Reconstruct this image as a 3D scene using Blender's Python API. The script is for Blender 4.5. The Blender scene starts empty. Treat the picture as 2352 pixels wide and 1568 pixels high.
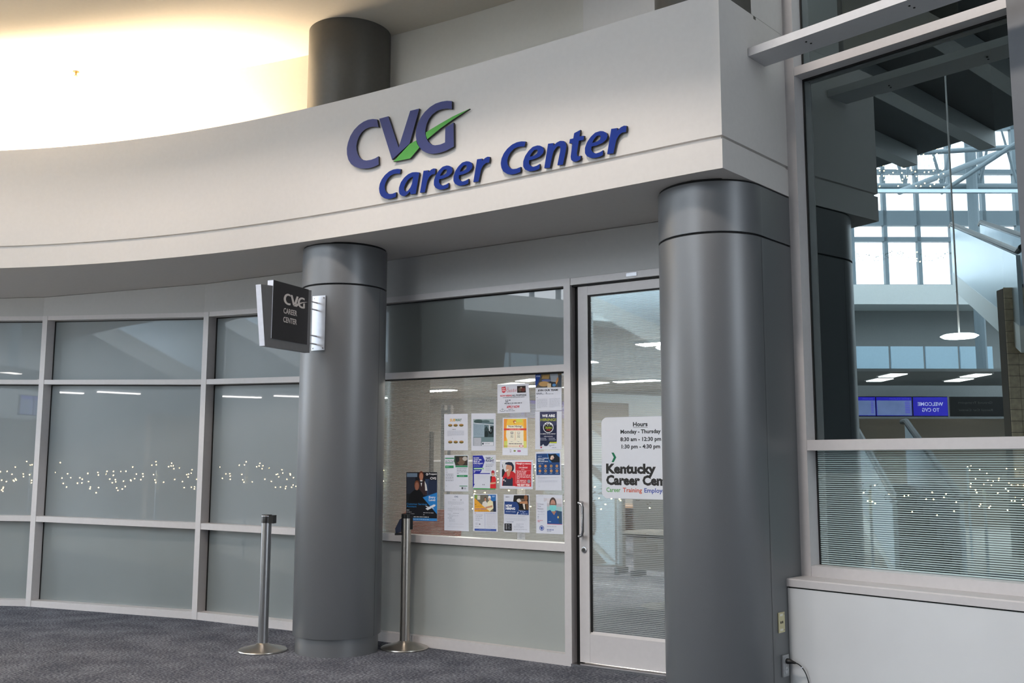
import bpy, bmesh, math, random
from mathutils import Vector, Matrix
random.seed(7)
SC = bpy.context.scene
COL = SC.collection

# ------------------------------------------------------------------ camera, sky, big lights, exposure
cam_d = bpy.data.cameras.new('camera'); cam = bpy.data.objects.new('camera', cam_d); COL.objects.link(cam)
cam_d.sensor_width = 36.0; cam_d.lens = 2255.9 / 2352 * 36; cam_d.clip_start = 0.05; cam_d.clip_end = 400
cam.location = (0, 0, 1.42)
cam.matrix_world = (Matrix.Translation((0, 0, 1.42)) @ Matrix.Rotation(math.pi / 2 + 0.122287, 4, 'X')
                    @ Matrix.Rotation(0.001667, 4, 'Z'))
SC.camera = cam
W = bpy.data.worlds.new('overcast_sky'); SC.world = W; W.use_nodes = True
bg = W.node_tree.nodes['Background']; bg.inputs['Color'].default_value = (0.84, 0.92, 1.0, 1)
bg.inputs['Strength'].default_value = 6.5
vs = SC.view_settings
vs.view_transform = 'Standard'; vs.look = 'None'; vs.gamma = 1.0; vs.use_curve_mapping = False
vs.exposure = 0.32
SC.cycles.use_denoising = True
SC.cycles.max_bounces = 10; SC.cycles.transparent_max_bounces = 16
SC.cycles.sample_clamp_indirect = 6.0

def lamp(name, kind, loc, target, energy, color, size=0.5, size_y=None, spot=None, blend=0.5):
    L = bpy.data.lights.new(name, kind); o = bpy.data.objects.new(name, L); COL.objects.link(o)
    L.energy = energy; L.color = color; o.location = loc
    o.rotation_euler = (Vector(target) - Vector(loc)).to_track_quat('-Z', 'Y').to_euler()
    if kind == 'AREA':
        L.shape = 'RECTANGLE' if size_y else 'DISK'; L.size = size
        if size_y: L.size_y = size_y
    else:
        L.shadow_soft_size = size
    if kind == 'SPOT': L.spot_size = spot; L.spot_blend = blend
    return o

CX, CY = -7.046, -3.165                       # centre of the rotunda
def rad_f(t):                                  # radius of the bulkhead face, slightly out of round
    u = max(t, .2) - .5
    r = ((7.4821 * u + .7404) * u - .4476) * u + 11.8454
    return r if t >= .2 else r - .35 * (.2 - t)
def pol(t, r): return (CX + r * math.sin(t), CY + r * math.cos(t))

KEY = (1.0, 0.89, 0.80)
lamp('hall_downlight', 'SPOT', (-1.15, 3.25, 6.8), (1.1, 5.7, 2.2), 520, KEY, .22, None, math.radians(80), .6)
lamp('hall_downlight', 'SPOT', (-4.6, 4.9, 6.8), (-3.3, 8.0, 2.9), 340, (1.0, .86, .74), .3, None, math.radians(70), .7)
lamp('hall_downlight', 'SPOT', (-3.0, 4.3, 6.8), (-1.0, 7.0, 2.6), 290, KEY, .3, None, math.radians(80), .7)
for x_, y_ in ((-4.2, -2.5), (-1.5, -4.5), (-7.5, -1.0)):
    lamp('concourse_fill_light', 'AREA', (x_, y_, 6.95), (x_, y_, 0), 70, (1.0, .96, .90), 1.2)  # unseen area lights added as general fill
# warm strip lamps lying in the cove behind the bulkhead, shining up
for k in range(6):
    t = .05 + k * .065
    x, y = pol(t, 12.2)
    o = lamp('cove_strip_light', 'AREA', (x, y, 3.85), (x, y, 5), (95, 95, 88, 78, 60, 34)[k], (1.0, .77, .51), .74, .10)
    o.rotation_euler = (math.pi, 0, t)

# ------------------------------------------------------------------ materials
def lin(c):
    if isinstance(c, str):
        c = c.lstrip('#'); c = tuple(int(c[i:i + 2], 16) / 255 for i in (0, 2, 4))
    return tuple(((v + .055) / 1.055) ** 2.4 if v > .04045 else v / 12.92 for v in c)
MATS = {}
def mat(name, color, rough=.5, metal=0.0, var=.04, scale=30.0, bump=0.0, bscale=200.0, coat=0.0, emit=0.0, aniso=None, spec=.5, coat_ior=1.5):
    """colour with a little procedural unevenness"""
    if name in MATS: return MATS[name]
    m = bpy.data.materials.new(name); m.use_nodes = True
    nt = m.node_tree; N = nt.nodes; b = N['Principled BSDF']
    c = lin(color) if not (isinstance(color, tuple) and len(color) == 4) else color[:3]
    b.inputs['Roughness'].default_value = rough; b.inputs['Metallic'].default_value = metal
    b.inputs['Specular IOR Level'].default_value = spec
    b.inputs['Coat Weight'].default_value = coat; b.inputs['Coat Roughness'].default_value = .0
    b.inputs['Coat IOR'].default_value = coat_ior
    tc = N.new('ShaderNodeTexCoord'); nz = N.new('ShaderNodeTexNoise')
    nz.inputs['Scale'].default_value = scale; nz.inputs['Detail'].default_value = 3
    if aniso:
        mp = N.new('ShaderNodeMapping'); mp.inputs['Scale'].default_value = aniso
        nt.links.new(tc.outputs['Object'], mp.inputs[0]); nt.links.new(mp.outputs[0], nz.inputs['Vector'])
    else:
        nt.links.new(tc.outputs['Object'], nz.inputs['Vector'])
    rp = N.new('ShaderNodeValToRGB')
    rp.color_ramp.elements[0].color = (*[max(0, v * (1 - var)) for v in c], 1)
    rp.color_ramp.elements[1].color = (*[min(1, v * (1 + var)) for v in c], 1)
    rp.color_ramp.elements[0].position = .3; rp.color_ramp.elements[1].position = .7
    nt.links.new(nz.outputs['Fac'], rp.inputs[0]); nt.links.new(rp.outputs[0], b.inputs['Base Color'])
    if emit:
        nt.links.new(rp.outputs[0], b.inputs['Emission Color']); b.inputs['Emission Strength'].default_value = emit
    if bump:
        n2 = N.new('ShaderNodeTexNoise'); n2.inputs['Scale'].default_value = bscale
        nt.links.new(tc.outputs['Object'], n2.inputs['Vector'])
        bp_ = N.new('ShaderNodeBump'); bp_.inputs['Strength'].default_value = bump; bp_.inputs['Distance'].default_value = .002
        nt.links.new(n2.outputs['Fac'], bp_.inputs['Height']); nt.links.new(bp_.outputs[0], b.inputs['Normal'])
    MATS[name] = m
    return m
def ink(color):                                # flat printing ink
    return mat('ink_' + color.lstrip('#'), color, .55, var=.03, scale=80, spec=.25)

M_wall = mat('white_plaster', (.79, .775, .76), .75, var=.015, bump=.08, bscale=120, spec=.2)
M_head = mat('pale_grey_painted_header', (.70, .70, .695), .7, var=.015)
M_wall2 = mat('white_painted_wall', (.815, .82, .825), .45, var=.03, scale=3, bump=.05, bscale=90, spec=.4)
M_ceil = mat('ceiling_paint', (.80, .785, .75), .8, var=.015, bump=.05, spec=.2)
M_frame = mat('white_aluminium', (.78, .765, .765), .4, var=.02, spec=.5)
M_col = mat('grey_metallic_paint', (.43, .437, .447), .40, .30, var=.03, scale=250, spec=.5)
M_dark = mat('dark_gap', (.03, .03, .035), .8)
M_blk = mat('black_plastic', (.045, .045, .05), .4)
M_steel = mat('brushed_steel', (.72, .70, .67), .30, 1.0, var=.08, scale=20, aniso=(300, 300, 4))
M_chrome = mat('satin_chrome', (.74, .74, .75), .25, 1.0, var=.03)
M_gask = mat('black_gasket', (.02, .022, .025), .6)
M_alum = mat('satin_aluminium_plate', (.86, .87, .90), .35, .75, var=.02)

def carpet(name, dark, mid, light):
    m = bpy.data.materials.new(name); m.use_nodes = True; nt = m.node_tree; N = nt.nodes; b = N['Principled BSDF']
    b.inputs['Roughness'].default_value = 1; b.inputs['Specular IOR Level'].default_value = .1
    tc = N.new('ShaderNodeTexCoord')
    mp = N.new('ShaderNodeMapping'); mp.inputs['Scale'].default_value = (52, 150, 60); mp.inputs['Rotation'].default_value = (0, 0, .35)
    n1 = N.new('ShaderNodeTexNoise'); n1.inputs['Scale'].default_value = 1; n1.inputs['Detail'].default_value = 2
    n2 = N.new('ShaderNodeTexNoise'); n2.inputs['Scale'].default_value = 3.0; n2.inputs['Detail'].default_value = 4
    nt.links.new(tc.outputs['Object'], mp.inputs[0]); nt.links.new(mp.outputs[0], n1.inputs['Vector'])
    nt.links.new(tc.outputs['Object'], n2.inputs['Vector'])
    mx = N.new('ShaderNodeMath'); mx.operation = 'MULTIPLY_ADD'; mx.inputs[1].default_value = .22
    nt.links.new(n2.outputs['Fac'], mx.inputs[0])
    m3 = N.new('ShaderNodeMath'); m3.operation = 'MULTIPLY'; m3.inputs[1].default_value = .78
    nt.links.new(n1.outputs['Fac'], m3.inputs[0]); nt.links.new(m3.outputs[0], mx.inputs[2])
    rp = N.new('ShaderNodeValToRGB'); e = rp.color_ramp.elements
    e[0].position = .36; e[0].color = (*lin(dark), 1); e[1].position = .66; e[1].color = (*lin(light), 1)
    k = e.new(.5); k.color = (*lin(mid), 1)
    nt.links.new(mx.outputs[0], rp.inputs[0]); nt.links.new(rp.outputs[0], b.inputs['Base Color'])
    bp_ = N.new('ShaderNodeBump'); bp_.inputs['Strength'].default_value = .6; bp_.inputs['Distance'].default_value = .006
    nt.links.new(mx.outputs[0], bp_.inputs['Height']); nt.links.new(bp_.outputs[0], b.inputs['Normal'])
    return m
M_carpet = carpet('blue_grey_loop_carpet', (.185, .193, .22), (.325, .336, .375), (.61, .615, .64))

def glass(name, refl, tint, lines=None):
    """clear pane: part mirror, part see-through; optional film of fine horizontal white lines"""
    m = bpy.data.materials.new(name); m.use_nodes = True; nt = m.node_tree; N = nt.nodes; N.clear()
    out = N.new('ShaderNodeOutputMaterial'); tr = N.new('ShaderNodeBsdfTransparent'); gl = N.new('ShaderNodeBsdfGlossy')
    tr.inputs[0].default_value = (*tint, 1); gl.inputs['Roughness'].default_value = 0
    gl.inputs['Color'].default_value = (.80, .93, .95, 1)
    mx = N.new('ShaderNodeMixShader'); fr = N.new('ShaderNodeFresnel'); fr.inputs['IOR'].default_value = 1.45
    ad = N.new('ShaderNodeMath'); ad.operation = 'ADD'; ad.inputs[1].default_value = refl; ad.use_clamp = True
    nt.links.new(fr.outputs[0], ad.inputs[0]); nt.links.new(ad.outputs[0], mx.inputs[0])
    last = tr
    if lines:
        pitch, duty, alpha, col, thru = lines
        tc = N.new('ShaderNodeTexCoord'); sp = N.new('ShaderNodeSeparateXYZ'); nt.links.new(tc.outputs['Object'], sp.inputs[0])
        a = N.new('ShaderNodeMath'); a.operation = 'DIVIDE'; a.inputs[1].default_value = pitch; nt.links.new(sp.outputs['Z'], a.inputs[0])
        f = N.new('ShaderNodeMath'); f.operation = 'FRACT'; nt.links.new(a.outputs[0], f.inputs[0])
        l = N.new('ShaderNodeMath'); l.operation = 'LESS_THAN'; l.inputs[1].default_value = duty; nt.links.new(f.outputs[0], l.inputs[0])
        k = N.new('ShaderNodeMath'); k.operation = 'MULTIPLY'; k.inputs[1].default_value = alpha; nt.links.new(l.outputs[0], k.inputs[0])
        d1 = N.new('ShaderNodeBsdfDiffuse'); d1.inputs[0].default_value = (*lin(col), 1)
        d2 = N.new('ShaderNodeBsdfTranslucent'); d2.inputs[0].default_value = (*lin(col), 1)
        df = N.new('ShaderNodeMixShader'); df.inputs[0].default_value = thru
        nt.links.new(d1.outputs[0], df.inputs[1]); nt.links.new(d2.outputs[0], df.inputs[2])
        ms = N.new('ShaderNodeMixShader'); nt.links.new(k.outputs[0], ms.inputs[0])
        nt.links.new(tr.outputs[0], ms.inputs[1]); nt.links.new(df.outputs[0], ms.inputs[2]); last = ms
    nt.links.new(last.outputs[0], mx.inputs[1]); nt.links.new(gl.outputs[0], mx.inputs[2])
    nt.links.new(mx.outputs[0], out.inputs[0])
    return m
M_film = glass('clear_glass_with_line_film', .05, (.93, .95, .94), (.011, .5, .38, (.78, .76, .74), .5))
M_door = glass('door_glass_with_line_film', .14, (.90, .93, .92), (.0125, .52, .55, (.78, .79, .80), .5))
M_tint = glass('teal_tinted_glass', .26, (.50, .60, .60))
M_tintl = glass('teal_tinted_glass_with_line_film', .22, (.50, .60, .60), (.0125, .55, .95, (.78, .87, .87), .0))
def frosted(name, col, refl):
    m = mat(name, col, .35, var=.05, scale=1.2, spec=.3, coat=1.0, coat_ior=refl)
    m.node_tree.nodes['Principled BSDF'].inputs['Coat Roughness'].default_value = .012
    return m
M_frost = frosted('frosted_grey_glass', (.50, .53, .545), 1.7)
M_frost2 = frosted('frosted_grey_glass_lower', (.50, .525, .53), 1.5)
def back_lit(m, col, k):                        # frosting that also lets the office light through
    nt = m.node_tree; N_ = nt.nodes; out = N_['Material Output']; b = N_['Principled BSDF']
    t = N_.new('ShaderNodeBsdfTranslucent'); t.inputs[0].default_value = (*lin(col), 1)
    mx = N_.new('ShaderNodeMixShader'); mx.inputs[0].default_value = k
    nt.links.new(b.outputs[0], mx.inputs[1]); nt.links.new(t.outputs[0], mx.inputs[2]); nt.links.new(mx.outputs[0], out.inputs[0])
    return m
M_frost3 = back_lit(frosted('frosted_pale_glass', (.66, .68, .69), 1.5), (.86, .88, .865), .50)
M_frost4 = back_lit(frosted('frosted_upper_glass', (.46, .48, .48), 1.7), (.62, .62, .58), .22)

# ------------------------------------------------------------------ mesh helpers
class MB:
    def __init__(s): s.v = []; s.f = []; s.m = []; s.k = 0
    def add(s, vs_, fs):
        b = len(s.v); s.v += [tuple(v) for v in vs_]
        for f in fs: s.f.append([b + i for i in f]); s.m.append(s.k)
    def hexa(s, p):                             # 8 points: bottom ring 0-3, top ring 4-7
        s.add(p, [(3, 2, 1, 0), (4, 5, 6, 7), (0, 1, 5, 4), (1, 2, 6, 5), (2, 3, 7, 6), (3, 0, 4, 7)])
    def box(s, x0, x1, y0, y1, z0, z1, fr=None):
        p = [(x0, y0, z0), (x1, y0, z0), (x1, y1, z0), (x0, y1, z0), (x0, y0, z1), (x1, y0, z1), (x1, y1, z1), (x0, y1, z1)]
        s.hexa([fr(*q) for q in p] if fr else p)
    def prism(s, poly, a, b, fr):               # outline in (p,q) pushed from depth a to b through fr(p,q,depth)
        n = len(poly)
        V = [fr(p, q, a) for p, q in poly] + [fr(p, q, b) for p, q in poly]
        s.add(V, [tuple(range(n)), tuple(range(2 * n - 1, n - 1, -1))] + [((i + 1) % n, i, n + i, n + (i + 1) % n) for i in range(n)])
    def lathe(s, prof, c=(0, 0, 0), n=48, a0=0.0, a1=2 * math.pi):
        full = abs(a1 - a0 - 2 * math.pi) < 1e-6; k = n if full else n + 1
        V = [(c[0] + r * math.cos(a0 + (a1 - a0) * i / n), c[1] + r * math.sin(a0 + (a1 - a0) * i / n), c[2] + z) for r, z in prof for i in range(k)]
        F = [(j * k + i, j * k + (i + 1) % k, (j + 1) * k + (i + 1) % k, (j + 1) * k + i) for j in range(len(prof) - 1) for i in range(n)]
        s.add(V, F)
    def tube(s, pts, r, n=10, cap=True):
        pts = [Vector(p) for p in pts]; rings = []
        for i, p in enumerate(pts):
            d = (pts[min(i + 1, len(pts) - 1)] - pts[max(i - 1, 0)]).normalized()
            a = d.cross(Vector((.31, .17, .93)));
            if a.length < .05: a = d.cross(Vector((1, 0, 0)))
            a.normalize(); b = d.cross(a)
            rr = r[i] if isinstance(r, (list, tuple)) else r
            rings.append([p + a * rr * math.cos(2 * math.pi * k / n) + b * rr * math.sin(2 * math.pi * k / n) for k in range(n)])
        F = [(j * n + i, j * n + (i + 1) % n, (j + 1) * n + (i + 1) % n, (j + 1) * n + i) for j in range(len(rings) - 1) for i in range(n)]
        if cap: F += [tuple(range(n - 1, -1, -1)), tuple(range((len(rings) - 1) * n, len(rings) * n))]
        s.add([q for R in rings for q in R], F)
    def beam(s, p, q, w, h, up=(0, 0, 1)):
        p, q = Vector(p), Vector(q); d = (q - p).normalized(); a = d.cross(Vector(up)).normalized(); b = a.cross(d)
        P = []
        for e in (p, q):
            P += [e - a * w / 2 - b * h / 2, e + a * w / 2 - b * h / 2, e + a * w / 2 + b * h / 2, e - a * w / 2 + b * h / 2]
        s.hexa(P)
    def ball(s, c, r, n=6):
        s.lathe([(r * math.sin(math.pi * i / n) + 1e-5, -r * math.cos(math.pi * i / n)) for i in range(n + 1)], c, n * 2)
ROOT = {}
def obj(name, mb, mats, parent=None, kind=None, label=None, category=None, group=None, smooth=None):
    off = Vector((0, 0, 0))
    if parent is not None: off = ROOT[parent.name]
    me = bpy.data.meshes.new(name)
    me.from_pydata([tuple(Vector(v) - off) for v in mb.v], [], mb.f)
    for m in (mats if isinstance(mats, (list, tuple)) else [mats]): me.materials.append(m)
    for i, p in enumerate(me.polygons): p.material_index = mb.m[i]
    bm = bmesh.new(); bm.from_mesh(me); bmesh.ops.recalc_face_normals(bm, faces=bm.faces); bm.to_mesh(me); bm.free()
    if smooth:
        for p in me.polygons: p.use_smooth = True
        me.set_sharp_from_angle(angle=math.radians(smooth))
    o = bpy.data.objects.new(name, me); COL.objects.link(o)
    if parent is not None: o.parent = parent
    ROOT[o.name] = off
    tag(o, kind, label, category, group)
    return o
def tag(o, kind=None, label=None, category=None, group=None):
    if kind: o['kind'] = kind
    if label: o['label'] = label
    if category: o['category'] = category
    if group: o['group'] = group
def empty(name, loc, kind=None, label=None, category=None, group=None):
    o = bpy.data.objects.new(name, None); COL.objects.link(o); o.location = loc; o.empty_display_size = .1
    ROOT[o.name] = Vector(loc); tag(o, kind, label, category, group)
    return o
def text_mesh(body, bold=0.0, shear=0.0, res=2):
    """a line of lettering as flat triangles, with its bounding box"""
    cu = bpy.data.curves.new('lettering', 'FONT'); cu.body = body; cu.size = 1; cu.offset = bold; cu.shear = shear
    cu.resolution_u = res
    o = bpy.data.objects.new('lettering', cu); COL.objects.link(o)
    dg = bpy.context.evaluated_depsgraph_get(); ev = o.evaluated_get(dg); me = ev.to_mesh()
    V = [tuple(v.co) for v in me.vertices]; F = [tuple(p.vertices) for p in me.polygons]
    ev.to_mesh_clear(); bpy.data.objects.remove(o); bpy.data.curves.remove(cu)
    return V, F
# ------------------------------------------------------------------ plan of the place (metres, camera above the origin)
V2 = lambda a, b: Vector((a, b, 0))
PZ, PA, PB, PC, PD = V2(-7.6, 10.35), V2(-4.801, 9.951), V2(-2.906, 9.168), V2(-1.294, 8.236), V2(.378, 7.140)
WD = Vector((.836, -.548, 0)).normalized(); ND = Vector((.548, .836, 0)).normalized()     # along / into the shopfront
def D(u, rec, z): p = PD + WD * u + ND * rec; return (p.x, p.y, z)
WR = Vector((.677, -.736, 0)).normalized(); NR = Vector((.736, .677, 0)).normalized()     # along / into the big window wall
PJ = V2(1.749, 6.055)
def R(u, rec, z): p = PJ + WR * u + NR * rec; return (p.x, p.y, z)
def across_glass(p):                           # mirror plan: where a thing seen mirrored in the big window really stands
    v = Vector(p); g = PJ.dot(NR) + .105
    k = v.x * NR.x + v.y * NR.y - g
    return Vector((v.x - 2 * k * NR.x, v.y - 2 * k * NR.y, v.z))
E1 = V2(1.202, 5.446); E2 = V2(1.733, 6.036); DRET = Vector((.6685, .7437, 0)); NIN = Vector((-.7437, .6685, 0))
T_END = math.atan2(E1.x - CX, E1.y - CY)
Z_SOF, Z_TOP, Z_CEIL = 3.09, 4.15, 4.90

# ------------------------------------------------------------------ setting: floor, ceilings, walls
b = MB(); b.box(-34, 14, -16, 30, -.12, 0); obj('floor', b, M_carpet, kind='structure')

b = MB(); b.box(-34, -5.4, -15.9, 7.5, .0, .004); obj('floor_bounce', b, mat('pale_bounce_floor', (.66, .65, .63), .25, var=.12, scale=60), kind='structure')  # pale floor out of view, added to bounce light up to soffit and panes
N = 90
# plaster ceiling ring over the cove
b = MB(); V = []
for i in range(N + 1):
    t = -.5 + 1.262 * i / N
    for r, z in ((10.55, Z_CEIL), (14.0, Z_CEIL), (14.0, Z_CEIL + .25), (10.55, Z_CEIL + .25)): V.append((*pol(t, r), z))
F = []
for i in range(N):
    for j in range(4): F.append((i * 4 + j, i * 4 + (j + 1) % 4, i * 4 + 4 + (j + 1) % 4, i * 4 + 4 + j))
b.add(V, F); obj('ceiling', b, M_ceil, kind='structure', smooth=30)
# cove wall behind the bulkhead
b = MB(); V = []
for i in range(N + 1):
    t = -.3 + 1.04 * i / N
    for r, z in ((12.45, Z_SOF + .02), (12.6, Z_SOF + .02), (12.6, Z_CEIL), (12.45, Z_CEIL)): V.append((*pol(t, r), z))
b.add(V, F); obj('wall_cove', b, M_ceil, kind='structure', smooth=30)

# curved bulkhead with its shadow groove, square return at the end
path = []
n_arc = 80
for i in range(n_arc + 1):
    t = -.12 + (T_END + .12) * i / n_arc
    x, y = pol(t, rad_f(t)); path.append((V2(x, y), V2(math.sin(t), math.cos(t))))
path[-1] = (E1, (V2(math.sin(T_END + .03), math.cos(T_END + .03)) + NIN))      # mitred corner
path.append((E1 + DRET * .835, NIN))
prof = [(0, Z_SOF), (0, 3.264), (.018, 3.268), (.018, 3.282), (0, 3.286), (0, Z_TOP), (.12, Z_TOP), (.12, Z_SOF)]
b = MB(); V = []
for p, nv in path:
    for o_, z in prof: q = p + nv * o_; V.append((q.x, q.y, z))
k = len(prof)
F = [(i * k + j, i * k + (j + 1) % k, (i + 1) * k + (j + 1) % k, (i + 1) * k + j) for i in range(len(path) - 1) for j in range(k)]
F += [tuple(range(k)), tuple(range((len(path) - 1) * k + k - 1, (len(path) - 1) * k - 1, -1))]
b.add(V, F); obj('wall_bulkhead', b, M_wall, kind='structure', smooth=25)
# soffit under it
b = MB(); V = []
for i, (p, nv) in enumerate(path[:-1]):
    t = -.12 + (T_END + .12) * i / n_arc
    q = p + nv * .1
    o_ = V2(*pol(t, 13.9)) if i < n_arc else E1 + DRET * .80 + NIN * .1
    if i == n_arc - 1 or i == n_arc - 2: o_ = E1 + DRET * 1.6 + NIN * (.5 + .2 * (n_arc - i))
    for z in (Z_SOF + .004, Z_SOF + .12): V.append((q.x, q.y, z)); V.append((o_.x, o_.y, z))
F = []
for i in range(n_arc):
    a = i * 4
    F += [(a, a + 1, a + 5, a + 4), (a + 2, a + 6, a + 7, a + 3)]
b.add(V, F); obj('ceiling_soffit', b, M_wall, kind='structure')
# wall that rises behind the end of the bulkhead
b = MB()
def RET(s, d, z): q = E1 + DRET * s + NIN * d; return (q.x, q.y, z)
b.box(.395, .806, -.001, 1.3, Z_TOP + .001, 7.0, RET); obj('wall_corner', b, M_wall, kind='structure')

# header wall over the shopfront glazing (follows the facets)
heads = {'Z': 2.94, 'A': 2.895, 'B': 2.819, 'C': 2.78, 'D': 2.763}
poly = [('Z', PZ), ('A', PA), ('B', PB), ('C', PC), ('D', PD), ('E', PD + WD * 1.5)]; heads['E'] = 2.763
b = MB()
for (n0, p0), (n1, p1) in zip(poly, poly[1:]):
    d = (p1 - p0).normalized(); nn = Vector((-d.y, d.x, 0))
    P = []
    for z0, z1 in ((heads[n0], heads[n1]), (Z_SOF, Z_SOF)):
        P += [(p0.x, p0.y, z0), (p1.x, p1.y, z1), (p1.x + nn.x * .16, p1.y + nn.y * .16, z1), (p0.x + nn.x * .16, p0.y + nn.y * .16, z0)]
    b.hexa(P)
obj('wall_front', b, M_head, kind='structure')

# ------------------------------------------------------------------ shopfront windows
def facet(name, p0, p1, H0, H1, panes, rec_g, rails, first_mullion=True, base_mat=None):
    """one bay: H = dict of heights at each end; rails and mullions stand proud of the panes"""
    d = (p1 - p0); L = d.length; d.normalize(); nn = Vector((-d.y, d.x, 0))
    if nn.y < 0: nn = -nn
    root = empty(name, (p0.x, p0.y, 0), kind='structure')
    def P(u, rec, z): q = p0 + d * u + nn * rec; return (q.x, q.y, z)
    def hz(k, u): return H0[k] + (H1[k] - H0[k]) * u / L
    def bar(nm, u0, u1, k0, k1, r0, r1, m):
        q = MB(); pts = []
        for kk in (k0, k1):
            pts += [P(u0, r0, hz(kk, u0)), P(u1, r0, hz(kk, u1)), P(u1, r1, hz(kk, u1)), P(u0, r1, hz(kk, u0))]
        q.hexa(pts); return obj(nm, q, m, root)
    for k0, k1, nm in rails: bar(nm, .066, L, k0, k1, 0.0, .11, M_frame)
    if first_mullion: bar('mullion', 0, .066, 'zero', 'ht', -.004, .12, M_frame)
    for k0, k1, m in panes:
        o = bar('pane', .07, L, k0, k1, rec_g, rec_g + .008, m)
        q = MB()                                 # dark gasket along the head and the near jamb of the pane
        e = .010
        for (ua, ub, za, zb, zc, zd) in ((.066, .066 + e, hz(k0, .07), hz(k1, .07), 0, 0),):
            q.hexa([P(ua, rec_g - .006, za), P(ub, rec_g - .006, za), P(ub, rec_g, za), P(ua, rec_g, za), P(ua, rec_g - .006, zb), P(ub, rec_g - .006, zb), P(ub, rec_g, zb), P(ua, rec_g, zb)])
        za, zb = hz(k1, .066), hz(k1, L)
        q.hexa([P(.066, rec_g - .006, za - e), P(L, rec_g - .006, zb - e), P(L, rec_g, zb - e), P(.066, rec_g, za - e), P(.066, rec_g - .006, za), P(L, rec_g - .006, zb), P(L, rec_g, zb), P(.066, rec_g, za)])
        obj('gasket', q, M_gask, o)
    return root
def HT(head, gt, tt, tb, lt, lb, bt): return dict(zero=0, ht=head, gt=gt, tt=tt, tb=tb, lt=lt, lb=lb, bt=bt)
HZ = HT(2.94, 2.895, 2.285, 2.238, .895, .838, .060)
HA = HT(2.895, 2.853, 2.243, 2.198, .882, .826, .060)
HB = HT(2.819, 2.775, 2.185, 2.137, .862, .806, .068)
HC = HT(2.780, 2.735, 2.150, 2.098, .850, .792, .075)
HD = HT(2.763, 2.710, 2.131, 2.080, .845, .787, .080)
RAILS = [('gt', 'ht', 'head_frame'), ('tb', 'tt', 'rail'), ('lb', 'lt', 'rail'), ('zero', 'bt', 'base_rail')]
PANES = [('tt', 'gt', M_frost), ('lt', 'tb', M_frost), ('bt', 'lb', M_frost2)]
facet('window_1', PZ, PA, HZ, HA, PANES, .10, RAILS, False)
facet('window_2', PA, PB, HA, HB, PANES, .10, RAILS)
facet('window_3', PB, PC, HB, HC, PANES, .10, RAILS)
facet('window_4', PC, PD, HC, HD, [('tt', 'gt', M_frost4), ('lt', 'tb', M_film), ('bt', 'lb', M_frost3)], .06, RAILS)

# ------------------------------------------------------------------ glass door
dr = empty('door_1', D(0, 0, 0), kind='structure')
b = MB(); b.box(0, .055, 0, .13, 0, 2.763, D); obj('mullion', b, M_frame, dr)
b = MB(); b.box(.055, 1.30, .004, .13, 2.712, 2.763, D); obj('head_frame', b, M_frame, dr)
b = MB(); b.box(.055, 1.30, .03, .12, 2.702, 2.712, D); b.box(.055, .092, .075, .12, .02, 2.70, D); obj('door_stop', b, M_gask, dr)
lf = MB()
lf.box(.096, .176, .045, .095, .03, 2.700, D); obj('stile', lf, M_frame, dr)
b = MB(); b.box(.962, 1.042, .045, .095, .03, 2.700, D); obj('stile', b, M_frame, dr)
b = MB(); b.box(.176, .962, .046, .094, 2.633, 2.699, D); obj('top_rail', b, M_frame, dr)
b = MB(); b.box(.176, .962, .046, .094, .031, .225, D); b.prism([(.225, .046), (.225, .066), (.243, .066)], .176, .962, lambda p, q, t: D(t, q, p)); obj('bottom_rail', b, M_frame, dr)
b = MB(); b.box(.176, .962, .066, .074, .225, 2.633, D); gp = obj('pane', b, M_door, dr)
b = MB(); b.box(.176, .190, .060, .066, .225, 2.633, D); b.box(.19, .962, .060, .066, 2.622, 2.633, D); obj('gasket', b, M_gask, gp)
b = MB(); b.box(.056, 1.30, -.015, .12, .001, .022, D); obj('threshold', b, M_chrome, dr)
b = MB()
pts = [D(.122, .046, 1.135), D(.122, .0, 1.139), D(.128, -.018, 1.136), D(.152, -.02, 1.128), D(.160, -.02, 1.105), D(.160, -.02, 1.02), D(.160, -.02, .935), D(.152, -.02, .910), D(.128, -.018, .902), D(.122, 0, .899), D(.122, .046, .903)]
b.tube(pts, .0105, 12); obj('pull_handle', b, M_chrome, dr, smooth=50)
b = MB(); c = Vector(D(.135, .045, .804))
b.tube([c, c - ND * .006, c - ND * .0065], [.022, .021, .019], 20); lk = obj('lock_cylinder', b, M_chrome, dr, smooth=40)
b = MB(); c2 = c - ND * .0065; b.tube([c2, c2 - ND * .004], .013, 16); obj('key_core', b, mat('dark_steel', (.3, .3, .3), .35, .9), lk)
b = MB(); b.box(.515, .597, .000, .004, 2.727, 2.752, D)
mk = obj('maker_plate', b, mat('plate_grey', (.70, .70, .72), .3, .5), dr)

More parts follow.
